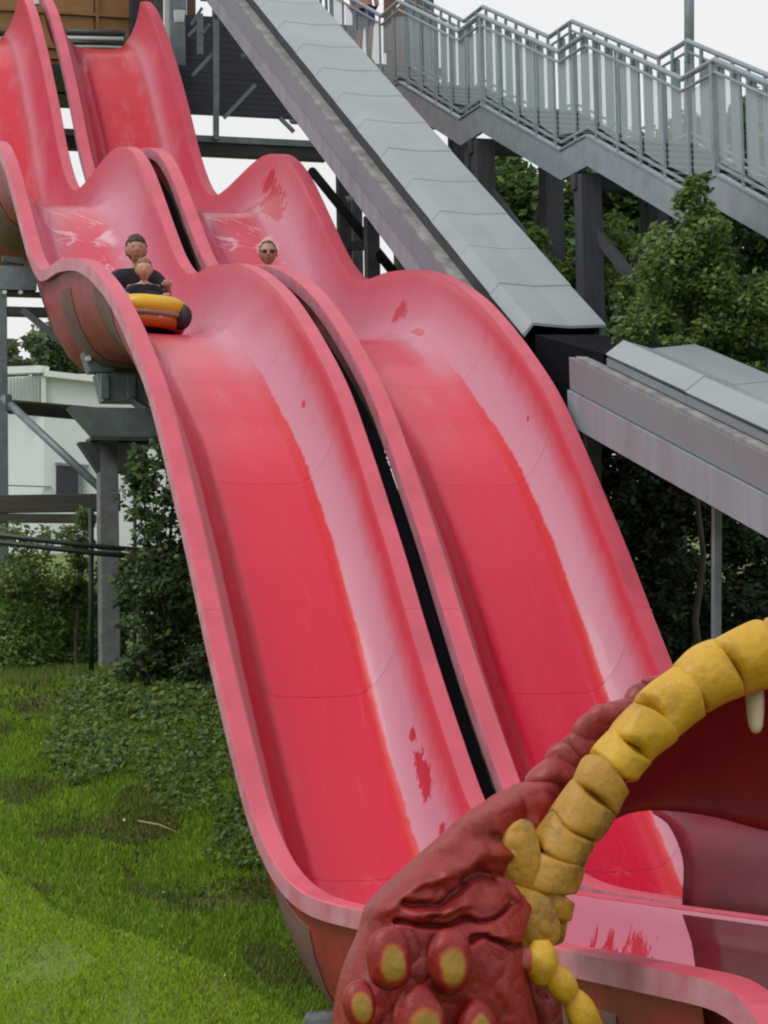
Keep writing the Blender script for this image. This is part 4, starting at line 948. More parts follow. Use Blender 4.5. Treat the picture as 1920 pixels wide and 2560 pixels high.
def seated(name_lab, loc, rz, sc, shirt, skin, hair, arms='fwd', shades=False, fringe=0., lean=.0, bald=False, shorts=None, hs=.27, group=None):
    root = empty('person', loc, name_lab, 'person', group); root.rotation_euler = (0, 0, rz); root.scale = (sc,)*3
    L = lean
    # body: torso, neck, arms, legs as one skinned figure (metres, facing -Y, seat at z=0)
    v = [(0, .02, .08), (0, .03+L*.3, .25), (0, .02+L*.6, .43), (0, .0+L*.8, .55), (0, -.02+L, .625), (0, -.03+L, .68),
         (-.18, .01+L*.8, .545), (-.25, -.03+L*.7, .43), (-.30, -.10, .33), (-.27, -.34, .42),
         (.18, .01+L*.8, .545), (.25, -.03+L*.7, .43), (.30, -.10, .33), (.27, -.34, .42),
         (-.10, -.02, .07), (-.16, -.40, .20), (-.15, -.68, .02), (-.15, -.80, .05),
         (.10, -.02, .07), (.16, -.40, .20), (.15, -.68, .02), (.15, -.80, .05)]
    e = [(0, 1), (1, 2), (2, 3), (3, 4), (4, 5), (3, 6), (6, 7), (7, 8), (8, 9), (3, 10), (10, 11), (11, 12), (12, 13),
         (0, 14), (14, 15), (15, 16), (16, 17), (0, 18), (18, 19), (19, 20), (20, 21)]
    r = [(.15, .11), (.145, .10), (.165, .11), (.13, .09), .055, .05, .075, .056, .043, .032, .075, .056, .043, .032, .09, .07, .05, .04, .09, .07, .05, .04]
    skin_obj('body', v, e, r, skin, root)
    # shirt: slightly larger skin over torso and upper arms
    v2 = v[:4] + [(0, -.005+L*.9, .59)] + v[6:8] + [(-.275, -.065, .37)] + v[10:12] + [(.275, -.065, .37)]
    e2 = [(0, 1), (1, 2), (2, 3), (3, 4), (3, 5), (5, 6), (6, 7), (3, 8), (8, 9), (9, 10)]
    r2 = [(.168, .128), (.163, .118), (.182, .126), (.145, .105), .075, .092, .076, .068, .092, .076, .068]
    skin_obj('shirt', v2, e2, r2, shirt, root)
    v3 = [v[0], v[14], (-.13, -.25, .14), v[18], (.13, -.25, .14)]
    skin_obj('shorts', v3, [(0, 1), (1, 2), (0, 3), (3, 4)], [(.17, .13), .105, .095, .105, .095], shorts or M_shirt, root)
    # hands: palm with five fingers closed round the raft handle
    for sg in (-1, 1):
        hb = Vector((sg*.27, -.34, .42)); vv_ = [hb, hb+Vector((-sg*.005, -.05, .0)), hb+Vector((-sg*.005, -.085, -.005))]; ee = [(0, 1), (1, 2)]; rr = [(.03, .02), (.038, .017), (.04, .016)]
        for f_ in range(4):
            b0 = hb+Vector((sg*(-.032+.021*f_), -.095, -.005)); n0 = len(vv_)
            l_ = (.036, .042, .039, .030)[f_]
            vv_ += [b0, b0+Vector((0, -l_, -.008)), b0+Vector((0, -l_*1.25, -.036)), b0+Vector((0, -l_*.8, -.055))]
            ee += [(2, n0), (n0, n0+1), (n0+1, n0+2), (n0+2, n0+3)]; rr += [.010, .0095, .0085, .0075]
        n0 = len(vv_); t0_ = hb+Vector((-sg*.035, -.045, -.01)); vv_ += [t0_, t0_+Vector((-sg*.018, -.03, -.018)), t0_+Vector((-sg*.008, -.055, -.035))]
        ee += [(1, n0), (n0, n0+1), (n0+1, n0+2)]; rr += [.013, .011, .009]
        skin_obj('hand', vv_, ee, rr, skin, root, 1)
    head(root, Vector((0, -.06+L, .66+hs*.46)), hs, skin, hair, shades=shades, fringe=fringe, bald=bald)
    return root
# raft position: on the floor of the left lane at the second crest
def floor_at(u, voff=0, v=1.05):
    i = int(np.argmin(abs(PP[:END_FLOOR, 0]-u))); a, b_, c_ = spt(i, v+voff, .71); return P3(b_, a, c_), Vector((Tn[i, 0], Tn[i, 1], 0))
M_ry = mat('raft_yellow', (.72, .46, .02), .35, .15, 3); M_ro = mat('raft_orange', (.52, .13, .008), .4, .3, 3); M_rb = mat('raft_black_rubber', (.02, .018, .022), .5, .3); M_rg = mat('raft_grey_band', (.30, .27, .22), .5, .2)
def raft(label, loc, rz, tilt, rs=1.0, group='inflatable rafts on the slides'):
    root = empty('raft', loc, label, 'raft', group)
    root.rotation_euler = (tilt, math.radians(4), rz); root.scale = (rs,)*3
    def ring(z, r, sx, sy, m_, nm, a0=0, a1=2*math.pi, n=44):
        pts = []
        for k in range(n+1):
            t_ = a0 + (a1-a0)*k/n; ct, st_ = math.cos(t_), math.sin(t_)
            pts.append(Vector((math.copysign(abs(ct)**.75, ct)*sx, math.copysign(abs(st_)**.75, st_)*sy, z)))
        mb = MB(); mb.tube(pts, r, 14, cap=(a1-a0) < 6.2); o = mb.build(nm, m_, None, True); o.parent = root; return o
    ring(.31, .125, .42, .66, M_ry, 'upper_tube'); ring(.135, .105, .40, .62, M_ro, 'lower_tube')
    ring(.205, .035, .50, .72, M_rg, 'seam_band')
    mb = MB(); V, F = ell((0, 0, .12), (.42, .62, .05), 24, 8); o = mb.add(V, F).build('floor_mat', M_rb, None, True); o.parent = root
    V, F = ell((0, -.02, .06), (.40, .62, .06), 24, 8); o = MB().add(V, F).build('base_pad', M_rb, None, True); o.parent = root
    for (x_, y_, rz_) in ((-.02, -.64, 0), (.43, -.25, 1.4), (-.43, -.25, -1.4)):
        V, F = ell((0, 0, 0), (.17, .075, .035), 16, 8); o = MB().add(V, F).build('handle_patch', M_rb, None, True); pat = o; o.parent = root; o.location = (x_, y_, .405); o.rotation_euler = (.35 if rz_ == 0 else 0, 0, rz_)
        pts = [(-.09, 0, .01), (-.05, -.0, .05), (.05, 0, .05), (.09, 0, .01)]
        o = MB().tube(pts, .012, 6).build('handle', M_rb, None, True); o.parent = pat; o.location = (0, -.01, .01)
    for sg in (-1, 1):
        V, F = ell((0, 0, 0), (.10, .16, .17), 12, 8); o = MB().add(V, F).build('corner_patch', M_rb, None, True); o.parent = root; o.location = (sg*.37, -.57, .20); o.rotation_euler = (0, 0, sg*.7)
    return root
RU = 30.05
fl, _ = floor_at(RU); 
rp = fl - A*.17*K - Z*.02
raft('yellow and orange inflatable raft cresting the left lane', rp, AZ*.0 + AZ, math.radians(-2), .80)
seated('man with dark hair in a navy T-shirt sitting behind the child in the yellow raft', rp + H*.34 + Z*.13 - A*.0, AZ*.6, 1.08, M_shirt, M_skin, M_hair, fringe=.10, lean=-.02, group=None)
seated('fair-haired child leaning forward in front of the man in the yellow raft', rp + H*.04 + Z*.10 + A*.02, AZ*.6, .76, M_shirt, M_skin_c, M_hair_b, fringe=-.02, hs=.30, lean=-.07)
fl2, _ = floor_at(32.9, W+GAP)
raft('dark-handled raft hidden behind the rim in the right lane dip', fl2, AZ, math.radians(8), .8)
seated('bald man in sunglasses riding low in the right lane', fl2 + Z*.15 - A*.16, AZ*.3, 1.0, M_shirt2, M_skin, mat('short_grey_hair', (.13, .09, .075), .8, .3, 40), shades=True, bald=True)
def standing(lab, loc, rz, shirt, shorts, skin, hair):
    root = empty('person', loc, lab, 'person'); root.rotation_euler = (0, 0, rz)
    v = [(0, 0, .95), (0, .01, 1.12), (0, .02, 1.30), (0, .02, 1.42), (0, 0, 1.50), (0, -.01, 1.56), (-.17, .02, 1.40), (-.22, .02, 1.25), (-.24, 0, 1.08), (-.23, -.05, .88),
         (.17, .02, 1.40), (.22, .02, 1.25), (.24, 0, 1.08), (.23, -.05, .88), (-.09, 0, .88), (-.10, -.01, .50), (-.10, .01, .10), (-.10, -.10, .04), (.09, 0, .88), (.11, -.01, .50), (.11, .01, .10), (.11, -.10, .04)]
    e = [(0, 1), (1, 2), (2, 3), (3, 4), (4, 5), (3, 6), (6, 7), (7, 8), (8, 9), (3, 10), (10, 11), (11, 12), (12, 13), (0, 14), (14, 15), (15, 16), (16, 17), (0, 18), (18, 19), (19, 20), (20, 21)]
    r = [(.15, .11), (.14, .10), (.16, .11), (.13, .09), .055, .05, .07, .055, .042, .035, .07, .055, .042, .035, .09, .062, .042, .04, .09, .062, .042, .04]
    skin_obj('body', v, e, r, skin, root)
    skin_obj('shirt', v[:4] + v[6:8] + v[10:12], [(0, 1), (1, 2), (2, 3), (3, 4), (4, 5), (3, 6), (6, 7)], [(.17, .13), (.16, .12), (.18, .13), (.145, .105), .09, .075, .09, .075], shirt, root)
    skin_obj('shorts', [(0, 0, .96), (-.09, 0, .86), (-.105, 0, .56), (.09, 0, .86), (.115, 0, .56)], [(0, 1), (1, 2), (0, 3), (3, 4)], [(.17, .13), .11, .10, .11, .10], shorts, root)
    head(root, Vector((0, -.02, 1.68)), .23, skin, hair)
sp_ = at_v(912, 160, 7.3); _, us_, _ = sl(sp_)
sp_.z = (rail_z(min(us_, 41.9)) - HR)*K
standing('person in blue denim shorts standing at the head of the stairs', sp_, 2.4, M_whitetrim, mat('blue_denim', (.035, .06, .14), .8, .3, 20), M_skin, M_hair)
# deck bridge at the stair head
db = empty('stair_head_deck', P3(7, 43, 12), 'dark deck with slatted screen joining the stairs to the tower', 'deck')
box(MB(), 6.6, 8.6, 41.8, 44.6, rail_z(41.9)-HR-.2, rail_z(41.9)-HR-.05).build('deck_plate', M_steel_dk, db)
for k in range(7):
    u = 42.0 + k*.38
    box(MB(), 6.55, 6.59, u, u+.05, rail_z(41.9)-HR, rail_z(41.9)+.05).build('baluster', M_steel, db)
for k in range(7):
    u = 42.1 + k*.40
    box(MB(), 8.5, 8.56, u, u+.37, rail_z(41.9)-HR, rail_z(41.9)+.4).build('screen_board', M_brownpost if k % 3 else M_steel_dk, db)
MB().tube([P3(6.57, 41.8, rail_z(41.9)+.03), P3(6.57, 44.8, rail_z(41.9)+.12)], .03, 8).build('handrail', M_steel, db, True)

# ------------------------------------------------------------------ the sculpted beast head round the exit
def paintmat(name, base, dark, hi, sc=3.0, rough=.45, bump=.5):
    m = bpy.data.materials.new(name); m.use_nodes = True; t = m.node_tree; b = t.nodes['Principled BSDF']
    g = t.nodes.new('ShaderNodeNewGeometry')
    n = t.nodes.new('ShaderNodeTexNoise'); n.inputs['Scale'].default_value = sc; n.inputs['Detail'].default_value = 9; n.inputs['Roughness'].default_value = .68
    t.links.new(g.outputs['Position'], n.inputs[0])
    c = ramp(t, [(.30, dark), (.46, base), (.60, base), (.76, hi)], n.outputs['Fac'])
    n3 = t.nodes.new('ShaderNodeTexNoise'); n3.inputs['Scale'].default_value = sc*7; n3.inputs['Detail'].default_value = 5; t.links.new(g.outputs['Position'], n3.inputs[0])
    c = mixc(t, mth(t, 'MULTIPLY', sstep(t, n3.outputs['Fac'], .52, .72), .35), c, dark)
    t.links.new(c, b.inputs['Base Color']); b.inputs['Roughness'].default_value = rough
    bp = t.nodes.new('ShaderNodeBump'); bp.inputs['Strength'].default_value = bump; bp.inputs['Distance'].default_value = .015
    n2 = t.nodes.new('ShaderNodeTexNoise'); n2.inputs['Scale'].default_value = 22; n2.inputs['Detail'].default_value = 6; t.links.new(g.outputs['Position'], n2.inputs[0])
    t.links.new(n2.outputs['Fac'], bp.inputs['Height']); t.links.new(bp.outputs[0], b.inputs['Normal']); return m
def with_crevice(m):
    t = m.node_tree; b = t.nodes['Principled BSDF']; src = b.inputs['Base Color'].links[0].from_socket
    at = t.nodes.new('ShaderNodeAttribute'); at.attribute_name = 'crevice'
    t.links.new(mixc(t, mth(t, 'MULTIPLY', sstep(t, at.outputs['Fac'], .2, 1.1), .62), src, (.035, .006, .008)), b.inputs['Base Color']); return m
M_flesh = paintmat('sculpture_red', (.27, .011, .009), (.08, .006, .009), (.36, .032, .022))
M_yel = paintmat('sculpture_yellow', (.44, .225, .022), (.13, .085, .022), (.56, .34, .05), 4.0, .5)
M_yelb = paintmat('sculpture_bright_yellow', (.60, .34, .018), (.36, .17, .02), (.66, .44, .04), 4.0, .5)
M_spot = paintmat('sculpture_spot', (.40, .20, .03), (.33, .10, .02), (.45, .26, .05), 6.0)
M_gum = paintmat('sculpture_pink_gum', (.42, .07, .07), (.20, .035, .035), (.50, .15, .15), 4.0)
UA = 12.6                                       # the mouth opening stands across the slides here
hd = empty('beast_head', P3(0, 12.2, -2.2), 'red and yellow sculpted beast mouth spanning the slide exit at lower right', 'sculpture')
def inflate(outline, u_fn, bulge, back, nm, m_, parent, rings=26, wobble=.02, freq=5., seedz=0., edgep=.5, carve=()):
    """closed pillow from an outline in the picture, set at its own distance, with real thickness front and back"""
    n = len(outline); cx = sum(p[0] for p in outline)/n; cy = sum(p[1] for p in outline)/n
    crev = []
    def seg_d(x, y, pl):
        best = 1e9
        for (x0, y0), (x1, y1) in zip(pl[:-1], pl[1:]):
            dx, dy = x1-x0, y1-y0; t_ = min(1, max(0, ((x-x0)*dx + (y-y0)*dy)/(dx*dx+dy*dy))); best = min(best, math.hypot(x-x0-dx*t_, y-y0-dy*t_))
        return best
    V = []; F = []; front = []
    for side in (1, -1):
        idx = []
        for r_ in range(rings+1):
            f = 1 - r_/rings; row = []
            if r_ == rings:
                pts_ = [(cx, cy)]
            else: pts_ = [(cx + (px-cx)*f, cy + (py-cy)*f) for px, py in outline]
            for (px, py) in pts_:
                base = at_u(px, py, u_fn(px, py)); h = (1-f*f)**edgep*(bulge if side > 0 else back)
                q = base - H*h*side
                q += Vector((noise.noise(q*freq + Vector((seedz, 0, 0))), noise.noise(q*freq + Vector((5, seedz, 0))), noise.noise(q*freq + Vector((9, 0, seedz)))))*wobble*(1 if side > 0 else .5)
                q -= H*(abs(noise.noise(q*freq*2.3 + Vector((seedz, 1, 1))))**.6*wobble*1.1)*(1 if side > 0 else 0)
                ck = 0
                if side > 0:
                    for pl, wd_, dp in carve:
                        jx, jy = noise.noise(Vector((px*.02, py*.02, 3)))*14, noise.noise(Vector((px*.02, py*.02, 9)))*14
                        g_ = math.exp(-(seg_d(px+jx, py+jy, pl)/wd_)**2)*min(1, h/(bulge*.3)+.3); q -= H*dp*g_
                        if dp < 0: ck = max(ck, g_)
                row.append(len(V)); V.append(q); crev.append(ck)
            idx.append(row)
        if side < 0:   # share the rim
            idx[0] = front
        else: front = idx[0]
        for r_ in range(rings):
            a, b = idx[r_], idx[r_+1]
            for k in range(n):
                k2 = (k+1) % n
                f_ = (a[k], a[k2], b[k2], b[k]) if len(b) > 1 else (a[k], a[k2], b[0])
                F.append(f_ if side > 0 else f_[::-1])
    me = mesh(V, F, nm); at = me.attributes.new('crevice', 'FLOAT', 'POINT'); at.data.foreach_set('value', crev); recalc(me); return link(nm, me, m_, parent, True)
def cr_closed(pts, n=6):
    out_ = []; m_ = len(pts)
    for i in range(m_):
        p0, p1, p2, p3 = pts[i-1], pts[i], pts[(i+1) % m_], pts[(i+2) % m_]
        for k in range(n):
            t = k/n; out_.append(tuple(.5*((2*b)+(-a+c)*t+(2*a-5*b+4*c-d)*t*t+(-a+3*b-3*c+d)*t**3) for a, b, c, d in zip(p0, p1, p2, p3)))
    return out_
# cheek and brow: one big rounded mass with cracks and rugged ridges
cheek = cr_closed([(836, 2640), (842, 2530), (867, 2425), (905, 2325), (930, 2255), (1030, 2160), (1120, 2082), (1205, 2012), (1300, 1962), (1375, 1975), (1380, 2100), (1340, 2220), (1300, 2330), (1300, 2420), (1335, 2560), (1345, 2760), (1080, 2880), (860, 2800)], 16)
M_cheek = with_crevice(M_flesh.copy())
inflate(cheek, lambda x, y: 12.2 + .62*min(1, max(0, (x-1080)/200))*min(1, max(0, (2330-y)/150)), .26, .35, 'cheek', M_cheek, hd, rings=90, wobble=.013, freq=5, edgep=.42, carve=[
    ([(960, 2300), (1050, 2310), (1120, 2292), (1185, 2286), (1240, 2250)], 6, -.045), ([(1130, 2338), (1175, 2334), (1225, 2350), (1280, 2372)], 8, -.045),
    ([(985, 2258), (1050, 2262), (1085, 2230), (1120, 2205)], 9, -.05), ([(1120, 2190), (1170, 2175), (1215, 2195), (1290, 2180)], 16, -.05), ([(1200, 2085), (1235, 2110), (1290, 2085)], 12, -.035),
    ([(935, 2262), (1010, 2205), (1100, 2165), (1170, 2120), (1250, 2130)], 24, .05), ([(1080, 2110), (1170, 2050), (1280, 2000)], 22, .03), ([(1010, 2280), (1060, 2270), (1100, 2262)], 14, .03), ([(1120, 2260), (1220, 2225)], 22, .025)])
def wart_material():
    m = M_flesh.copy(); m.name = 'sculpture_wart'; t = m.node_tree; b = t.nodes['Principled BSDF']
    src = b.inputs['Base Color'].links[0].from_socket
    at = t.nodes.new('ShaderNodeAttribute'); at.attribute_name = 'spot'
    g = t.nodes.new('ShaderNodeNewGeometry'); n = t.nodes.new('ShaderNodeTexNoise'); n.inputs['Scale'].default_value = 16; n.inputs['Detail'].default_value = 5
    t.links.new(g.outputs['Position'], n.inputs[0])
    f = mth(t, 'ADD', at.outputs['Fac'], mth(t, 'MULTIPLY', mth(t, 'SUBTRACT', n.outputs['Fac'], .5), .35))
    c = mixc(t, sstep(t, f, .34, .62), src, (.50, .13, .02)); c = mixc(t, sstep(t, f, .52, .68), c, (.37, .21, .035))
    t.links.new(c, b.inputs['Base Color']); return m
M_wart = wart_material()
def wart(px, py, r, u_, sq=1.25):
    c = at_u(px, py, u_); s_ = u_*K/FPX*r
    V0_, F = ell((0, 0, 0), (1, 1, 1), 32, 24)
    sp_a = [max(0., 1 - math.hypot(v.x/.95, (v.z+.12)/.95)) + (.0 if v.y < 0 else -1) for v in V0_]
    V = [c + A*v.x*s_ + Z*v.z*s_*sq + H*v.y*s_*(.85 if v.y < 0 else .4)*(1-.12*math.exp(-(v.x**2+v.z**2)/.12)) for v in V0_]
    V = [v + Vector((noise.noise(v*9), noise.noise(v*9+Vector((3, 3, 3))), noise.noise(v*9+Vector((7, 1, 2)))))*.014 for v in V]
    me = mesh(V, F, 'wart'); at = me.attributes.new('spot', 'FLOAT', 'POINT'); at.data.foreach_set('value', [a*1.25 for a in sp_a])
    return link('wart', me, M_wart, hd, True)
for px, py, r in ((972, 2395, 60), (1124, 2402, 62), (897, 2508, 46), (1048, 2555, 70), (1192, 2572, 56), (930, 2670, 52)): wart(px, py, r, 11.83, 1.4)
# gum ridge above the yellow lip (red lumps)
gum = [(1325, 2000, 70), (1392, 1936, 66), (1420, 1895, 58), (1455, 1868, 58), (1490, 1828, 52), (1525, 1800, 50), (1560, 1770, 44), (1600, 1738, 40), (1640, 1706, 34), (1340, 2070, 60), (1425, 1950, 50)]
M_gum2 = paintmat('sculpture_faded_red', (.30, .035, .035), (.14, .012, .015), (.38, .10, .09), 4.0)
for px, py, r in gum:
    c = at_u(px, py, 12.85); s_ = 12.75*K/FPX*r
    V, F = ell((0, 0, 0), (1, 1, 1), 20, 14); V = [c + A*(v.x*1.25+v.z*.45)*s_ + Z*(v.z*.75-v.x*.1)*s_ + H*v.y*s_*.8 for v in V]
    V = [v + Vector((noise.noise(v*6), noise.noise(v*6+Vector((3, 3, 3))), noise.noise(v*6+Vector((7, 1, 2)))))*.05 for v in V]
    MB().add(V, F).build('gum_lump', M_gum2, hd, True)
# upper lip: chain of fat yellow segments
lip = [(1362, 2356), (1352, 2293), (1358, 2222), (1386, 2152), (1424, 2084), (1474, 2010), (1524, 1932), (1583, 1856), (1656, 1783), (1748, 1706), (1850, 1652), (1975, 1618), (2110, 1620), (2280, 1660), (2450, 1740), (2620, 1855), (2760, 2010), (2850, 2200), (2900, 2420)]
lipr = [54, 80, 92, 90, 84, 82, 80, 82, 86, 92, 98, 102, 104, 106, 104, 100, 96, 92, 86]
lp = cr_closed(lip, 1)
def lip_u(px): return 12.35
def dense(pts, n):
    o_ = catmull([tuple(p) for p in pts], n); return o_
Ld = dense([(x, y_, r) for (x, y_), r in zip(lip, lipr)], 10)
# cumulative length, segment borders of varied length
cum = [0]
for a, b in zip(Ld[:-1], Ld[1:]): cum.append(cum[-1] + math.hypot(b[0]-a[0], b[1]-a[1]))
random.seed(21)
edges_ = [0]; lens = [58, 72, 88, 80, 92, 88, 72, 98, 108, 112, 118]
while edges_[-1] < cum[-1]-60:
    edges_.append(edges_[-1] + (lens[len(edges_)-1] if len(edges_)-1 < len(lens) else random.uniform(110, 150)))
def lip_at(s_):
    s_ = min(max(s_, 0), cum[-1]); i = int(np.searchsorted(cum, s_)) ; i = min(max(i, 1), len(cum)-1)
    t_ = (s_-cum[i-1])/max(1e-6, cum[i]-cum[i-1]); a, b = Ld[i-1], Ld[i]; return [a[k] + (b[k]-a[k])*t_ for k in range(3)]
for si, (a, b) in enumerate(zip(edges_[:-1], edges_[1:])):
    V = []; nr, na = 13, 26
    prevN = None; tw_ = random.uniform(-6, 6); sd1 = random.uniform(0, 50)
    for j in range(nr+1):
        f = j/nr; s_ = a + (b-a)*(-.03 + 1.06*f); x, y_, r = lip_at(s_); x2, y2, _ = lip_at(s_+4); x1, y1, _ = lip_at(s_-4)
        c = at_u(x, y_, UA-.1); d = (at_u(x2, y2, UA-.1) - at_u(x1, y1, UA-.1)).normalized()
        n1 = d.cross(H).normalized(); e_ = abs(2*f-1)
        rad = UA*K/FPX*r*.92*(1 - .09*e_**8 if j not in (0, nr) else .72)
        for k in range(na):
            t_ = 2*math.pi*k/na
            q = c + (n1*math.cos(t_) + H*math.sin(t_)*.95)*rad*(1+.035*math.sin(3*t_+sd1)+.03*noise.noise(Vector((sd1, t_*.8, f*2))))
            q = q + d*(.02*math.cos(2*t_ + sd1))
            q += Vector((noise.noise(q*6+Vector((sd1, 0, 0))), noise.noise(q*6+Vector((0, sd1, 3))), noise.noise(q*6+Vector((1, 2, sd1)))))*.022
            V.append(q)
    F = [(j*na+k, j*na+(k+1) % na, (j+1)*na+(k+1) % na, (j+1)*na+k) for j in range(nr) for k in range(na)] + [tuple(range(na))[::-1], tuple(nr*na+k for k in range(na))]
    me = mesh(V, F, 'lip_segment'); recalc(me); link('lip_segment', me, M_yelb if si > 5 else M_yel, hd, True)
# folds where the lip ends at the mouth corner
inflate(cr_closed([(1300, 2050), (1262, 2090), (1246, 2160), (1258, 2215), (1300, 2240), (1345, 2220), (1350, 2120), (1335, 2060)], 10), lambda x, y: 12.42, .05, .2, 'corner_fold', M_yel, hd, seedz=4, wobble=.012)
inflate(cr_closed([(1262, 2215), (1275, 2290), (1268, 2345), (1310, 2372), (1365, 2372), (1400, 2330), (1380, 2250), (1310, 2220)], 10), lambda x, y: 12.36, .06, .2, 'corner_fold', M_yel, hd, seedz=5, wobble=.012)
inflate(cr_closed([(1225, 2200), (1262, 2195), (1300, 2240), (1300, 2330), (1268, 2345), (1240, 2280)], 10), lambda x, y: 12.28, .07, .2, 'corner_fold', M_flesh, hd, seedz=6, wobble=.02)
# lower lip: twisted yellow cord running down to the right
low_lip = [((1352, 2370), (1352, 2440), 50), ((1375, 2420), (1425, 2500), 40), ((1430, 2490), (1490, 2600), 42), ((1480, 2580), (1560, 2720), 44)]
for si, (a, b, r) in enumerate(low_lip):
    V = []; nr, na = 12, 20; A0, B0 = at_u(*a, 12.1), at_u(*b, 12.1); d = (B0-A0).normalized(); n1 = d.cross(H).normalized()
    A0 = A0 - d*.03; B0 = B0 + d*.03
    for j in range(nr+1):
        f = j/nr; rad = 12.1*K/FPX*r*(max(.12, math.sin(math.pi*min(max(f, .04), .96)))**.45)
        for k in range(na):
            t_ = 2*math.pi*k/na; q = A0.lerp(B0, f) + (n1*math.cos(t_) + H*math.sin(t_))*rad
            q += Vector((noise.noise(q*7+Vector((si, 0, 0))), noise.noise(q*7+Vector((0, si, 3))), noise.noise(q*7)))*.014; V.append(q)
    F = [(j*na+k, j*na+(k+1) % na, (j+1)*na+(k+1) % na, (j+1)*na+k) for j in range(nr) for k in range(na)] + [tuple(range(na))[::-1], tuple(nr*na+k for k in range(na))]
    me = mesh(V, F, 'lower_lip_segment'); recalc(me); link('lower_lip_segment', me, M_yelb, hd, True)
inflate(cr_closed([(1265, 2395), (1310, 2372), (1345, 2400), (1345, 2440), (1300, 2430), (1272, 2425)]), lambda x, y: 12.1, .05, .12, 'gum_fold', M_gum, hd, seedz=9)
inflate(cr_closed([(1315, 2440), (1360, 2440), (1400, 2520), (1420, 2600), (1470, 2720), (1360, 2740), (1345, 2600), (1320, 2510)]), lambda x, y: 12.3, .06, .12, 'gum_fold', M_gum, hd, seedz=10, wobble=.03)
# tooth
for (px, py, L_, r0) in ((1886, 1715, 118, 26), (2150, 1740, 130, 28)):
    a, b = at_u(px, py, UA+.05), at_u(px+4, py+L_, UA-.02); pts = [a.lerp(b, t_) for t_ in (0, .3, .6, .85, .96, 1)]
    rr = [UA*K/FPX*r0*k for k in (1, 1, .92, .75, .5, .15)]
    MB().tube(pts, rr, 16).build('tooth', mat('tooth_ivory', (.62, .50, .36), .35, .15), hd, True)
# palate: dark red vault behind the lip, ending in a curved lower edge
def vault():
    # closed bowl-shaped shell: outer border follows the lip, lower border the throat opening
    top = [lip_at(s_) for s_ in np.linspace(60, cum[-1]-60, 60)]
    botp = catmull([(1330, 2290), (1400, 2215), (1440, 2150), (1475, 2095), (1530, 2052), (1600, 2028), (1700, 2030), (1800, 2046), (1920, 2078), (2100, 2100), (2400, 2180), (2700, 2300), (2880, 2440)], 8)
    bc = [0]
    for a, b in zip(botp[:-1], botp[1:]): bc.append(bc[-1] + math.hypot(b[0]-a[0], b[1]-a[1]))
    V = []; nr = 14; n = len(top)
    for lay in (0, 1):
        for j in range(nr+1):
            f = j/nr
            for i, (x, y_, r) in enumerate(top):
                s_ = bc[-1]*i/(n-1); bx = np.interp(s_, bc, [p[0] for p in botp]); byy = np.interp(s_, bc, [p[1] for p in botp])
                px, py = x + (bx-x)*f, y_ + (byy-y_)*f
                u_ = UA + .08 + .75*math.sin(f*math.pi/2)**.8 + .05*lay
                V.append(at_u(px, py, u_))
    F = []; m_ = (nr+1)*n
    for lay in (0, 1):
        for j in range(nr):
            for i in range(n-1):
                a = lay*m_ + j*n + i; f_ = (a, a+1, a+n+1, a+n); F.append(f_ if lay == 0 else f_[::-1])
    for i in range(n-1):
        for j in (0, nr): a = j*n+i; F.append((a, a+1, a+1+m_, a+m_))
    me = mesh(V, F, 'palate'); recalc(me); link('palate', me, M_mrn2, hd, True)
vault()
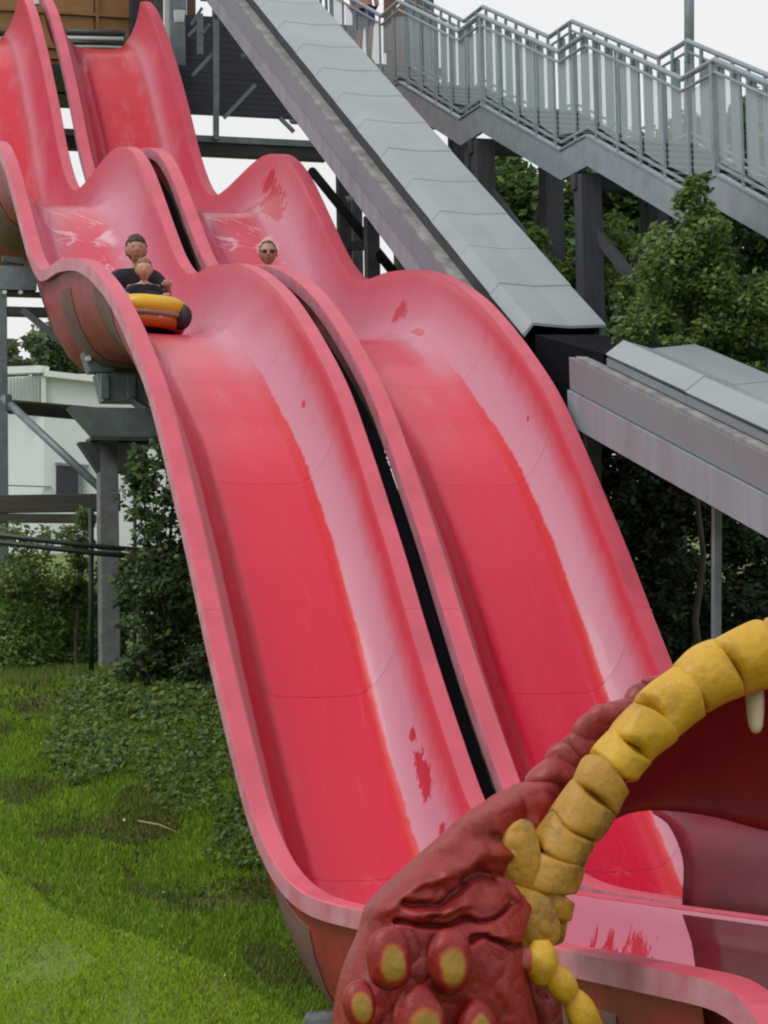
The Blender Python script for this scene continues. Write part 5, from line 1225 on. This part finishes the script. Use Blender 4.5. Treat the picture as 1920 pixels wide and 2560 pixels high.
# throat tunnel: glossy maroon half tube over the right lane's run-out
tn = empty('tunnel_hood', P3(3.4, 15, -1.1), 'glossy maroon half-round tunnel covering the run-out inside the mouth', 'tunnel')
V = []; na = 28; us = range(26)
edge = [(0, 1706, 2272, 2.30), (30, 1716, 2150, 2.44), (60, 1672, 2052, 2.84), (90, 1600, 2012, 3.40)]
st_e = []
for k in range(na+1):
    t_ = 180*k/na; q = min(t_, 180-t_)
    px = np.interp(q, [e[0] for e in edge], [e[1] for e in edge]); py = np.interp(q, [e[0] for e in edge], [e[2] for e in edge]); vv_ = 3.40 - 1.12*math.cos(math.radians(q))
    a_ = sl(at_v(px, py, vv_)); st_e.append((a_[1], a_[2]))
for it in range(3): st_e = [st_e[0]] + [tuple((st_e[i-1][c]+2*st_e[i][c]+st_e[i+1][c])/4 for c in (0, 1)) for i in range(1, na)] + [st_e[-1]]
for lay, rr in ((0, 1.0), (1, .97)):
    for jj in us:
        for k in range(na+1):
            t_ = math.pi*k/na; u_s, z_s = st_e[k]; f = jj/25; u = u_s + (11.0-u_s)*f
            V.append(P3(3.40 - 1.12*rr*math.cos(t_), u, -1.19 + (z_s+1.19)*rr + .16*math.sin(t_)*f))
F = []; n = na+1; m_ = len(us)*n
for j in range(len(us)-1):
    for k in range(na):
        a = j*n+k; F += [(a, a+1, a+n+1, a+n), (a+m_, a+n+m_, a+n+1+m_, a+1+m_)]
for k in range(na): F += [(k, k+1, k+1+m_, k+m_)]
me = mesh(V, F, 'tunnel_shell'); recalc(me); link('tunnel_shell', me, M_mrn, tn, True)

# added maroon sheet: the hood's reflection painted on the run-out wall
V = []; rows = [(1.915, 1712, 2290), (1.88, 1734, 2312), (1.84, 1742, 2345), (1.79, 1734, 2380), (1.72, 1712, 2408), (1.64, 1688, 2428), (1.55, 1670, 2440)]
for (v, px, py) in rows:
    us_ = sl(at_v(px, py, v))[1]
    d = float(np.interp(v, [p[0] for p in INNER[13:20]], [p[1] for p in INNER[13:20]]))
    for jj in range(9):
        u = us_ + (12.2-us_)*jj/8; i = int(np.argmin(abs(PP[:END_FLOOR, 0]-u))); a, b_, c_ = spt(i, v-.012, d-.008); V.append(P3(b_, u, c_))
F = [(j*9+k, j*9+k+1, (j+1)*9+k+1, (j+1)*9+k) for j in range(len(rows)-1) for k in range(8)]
o = link('wall_reflection', mesh(V, F, 'wall_reflection'), M_mrn, tn, True); so_ = o.modifiers.new('solid', 'SOLIDIFY'); so_.thickness = .006
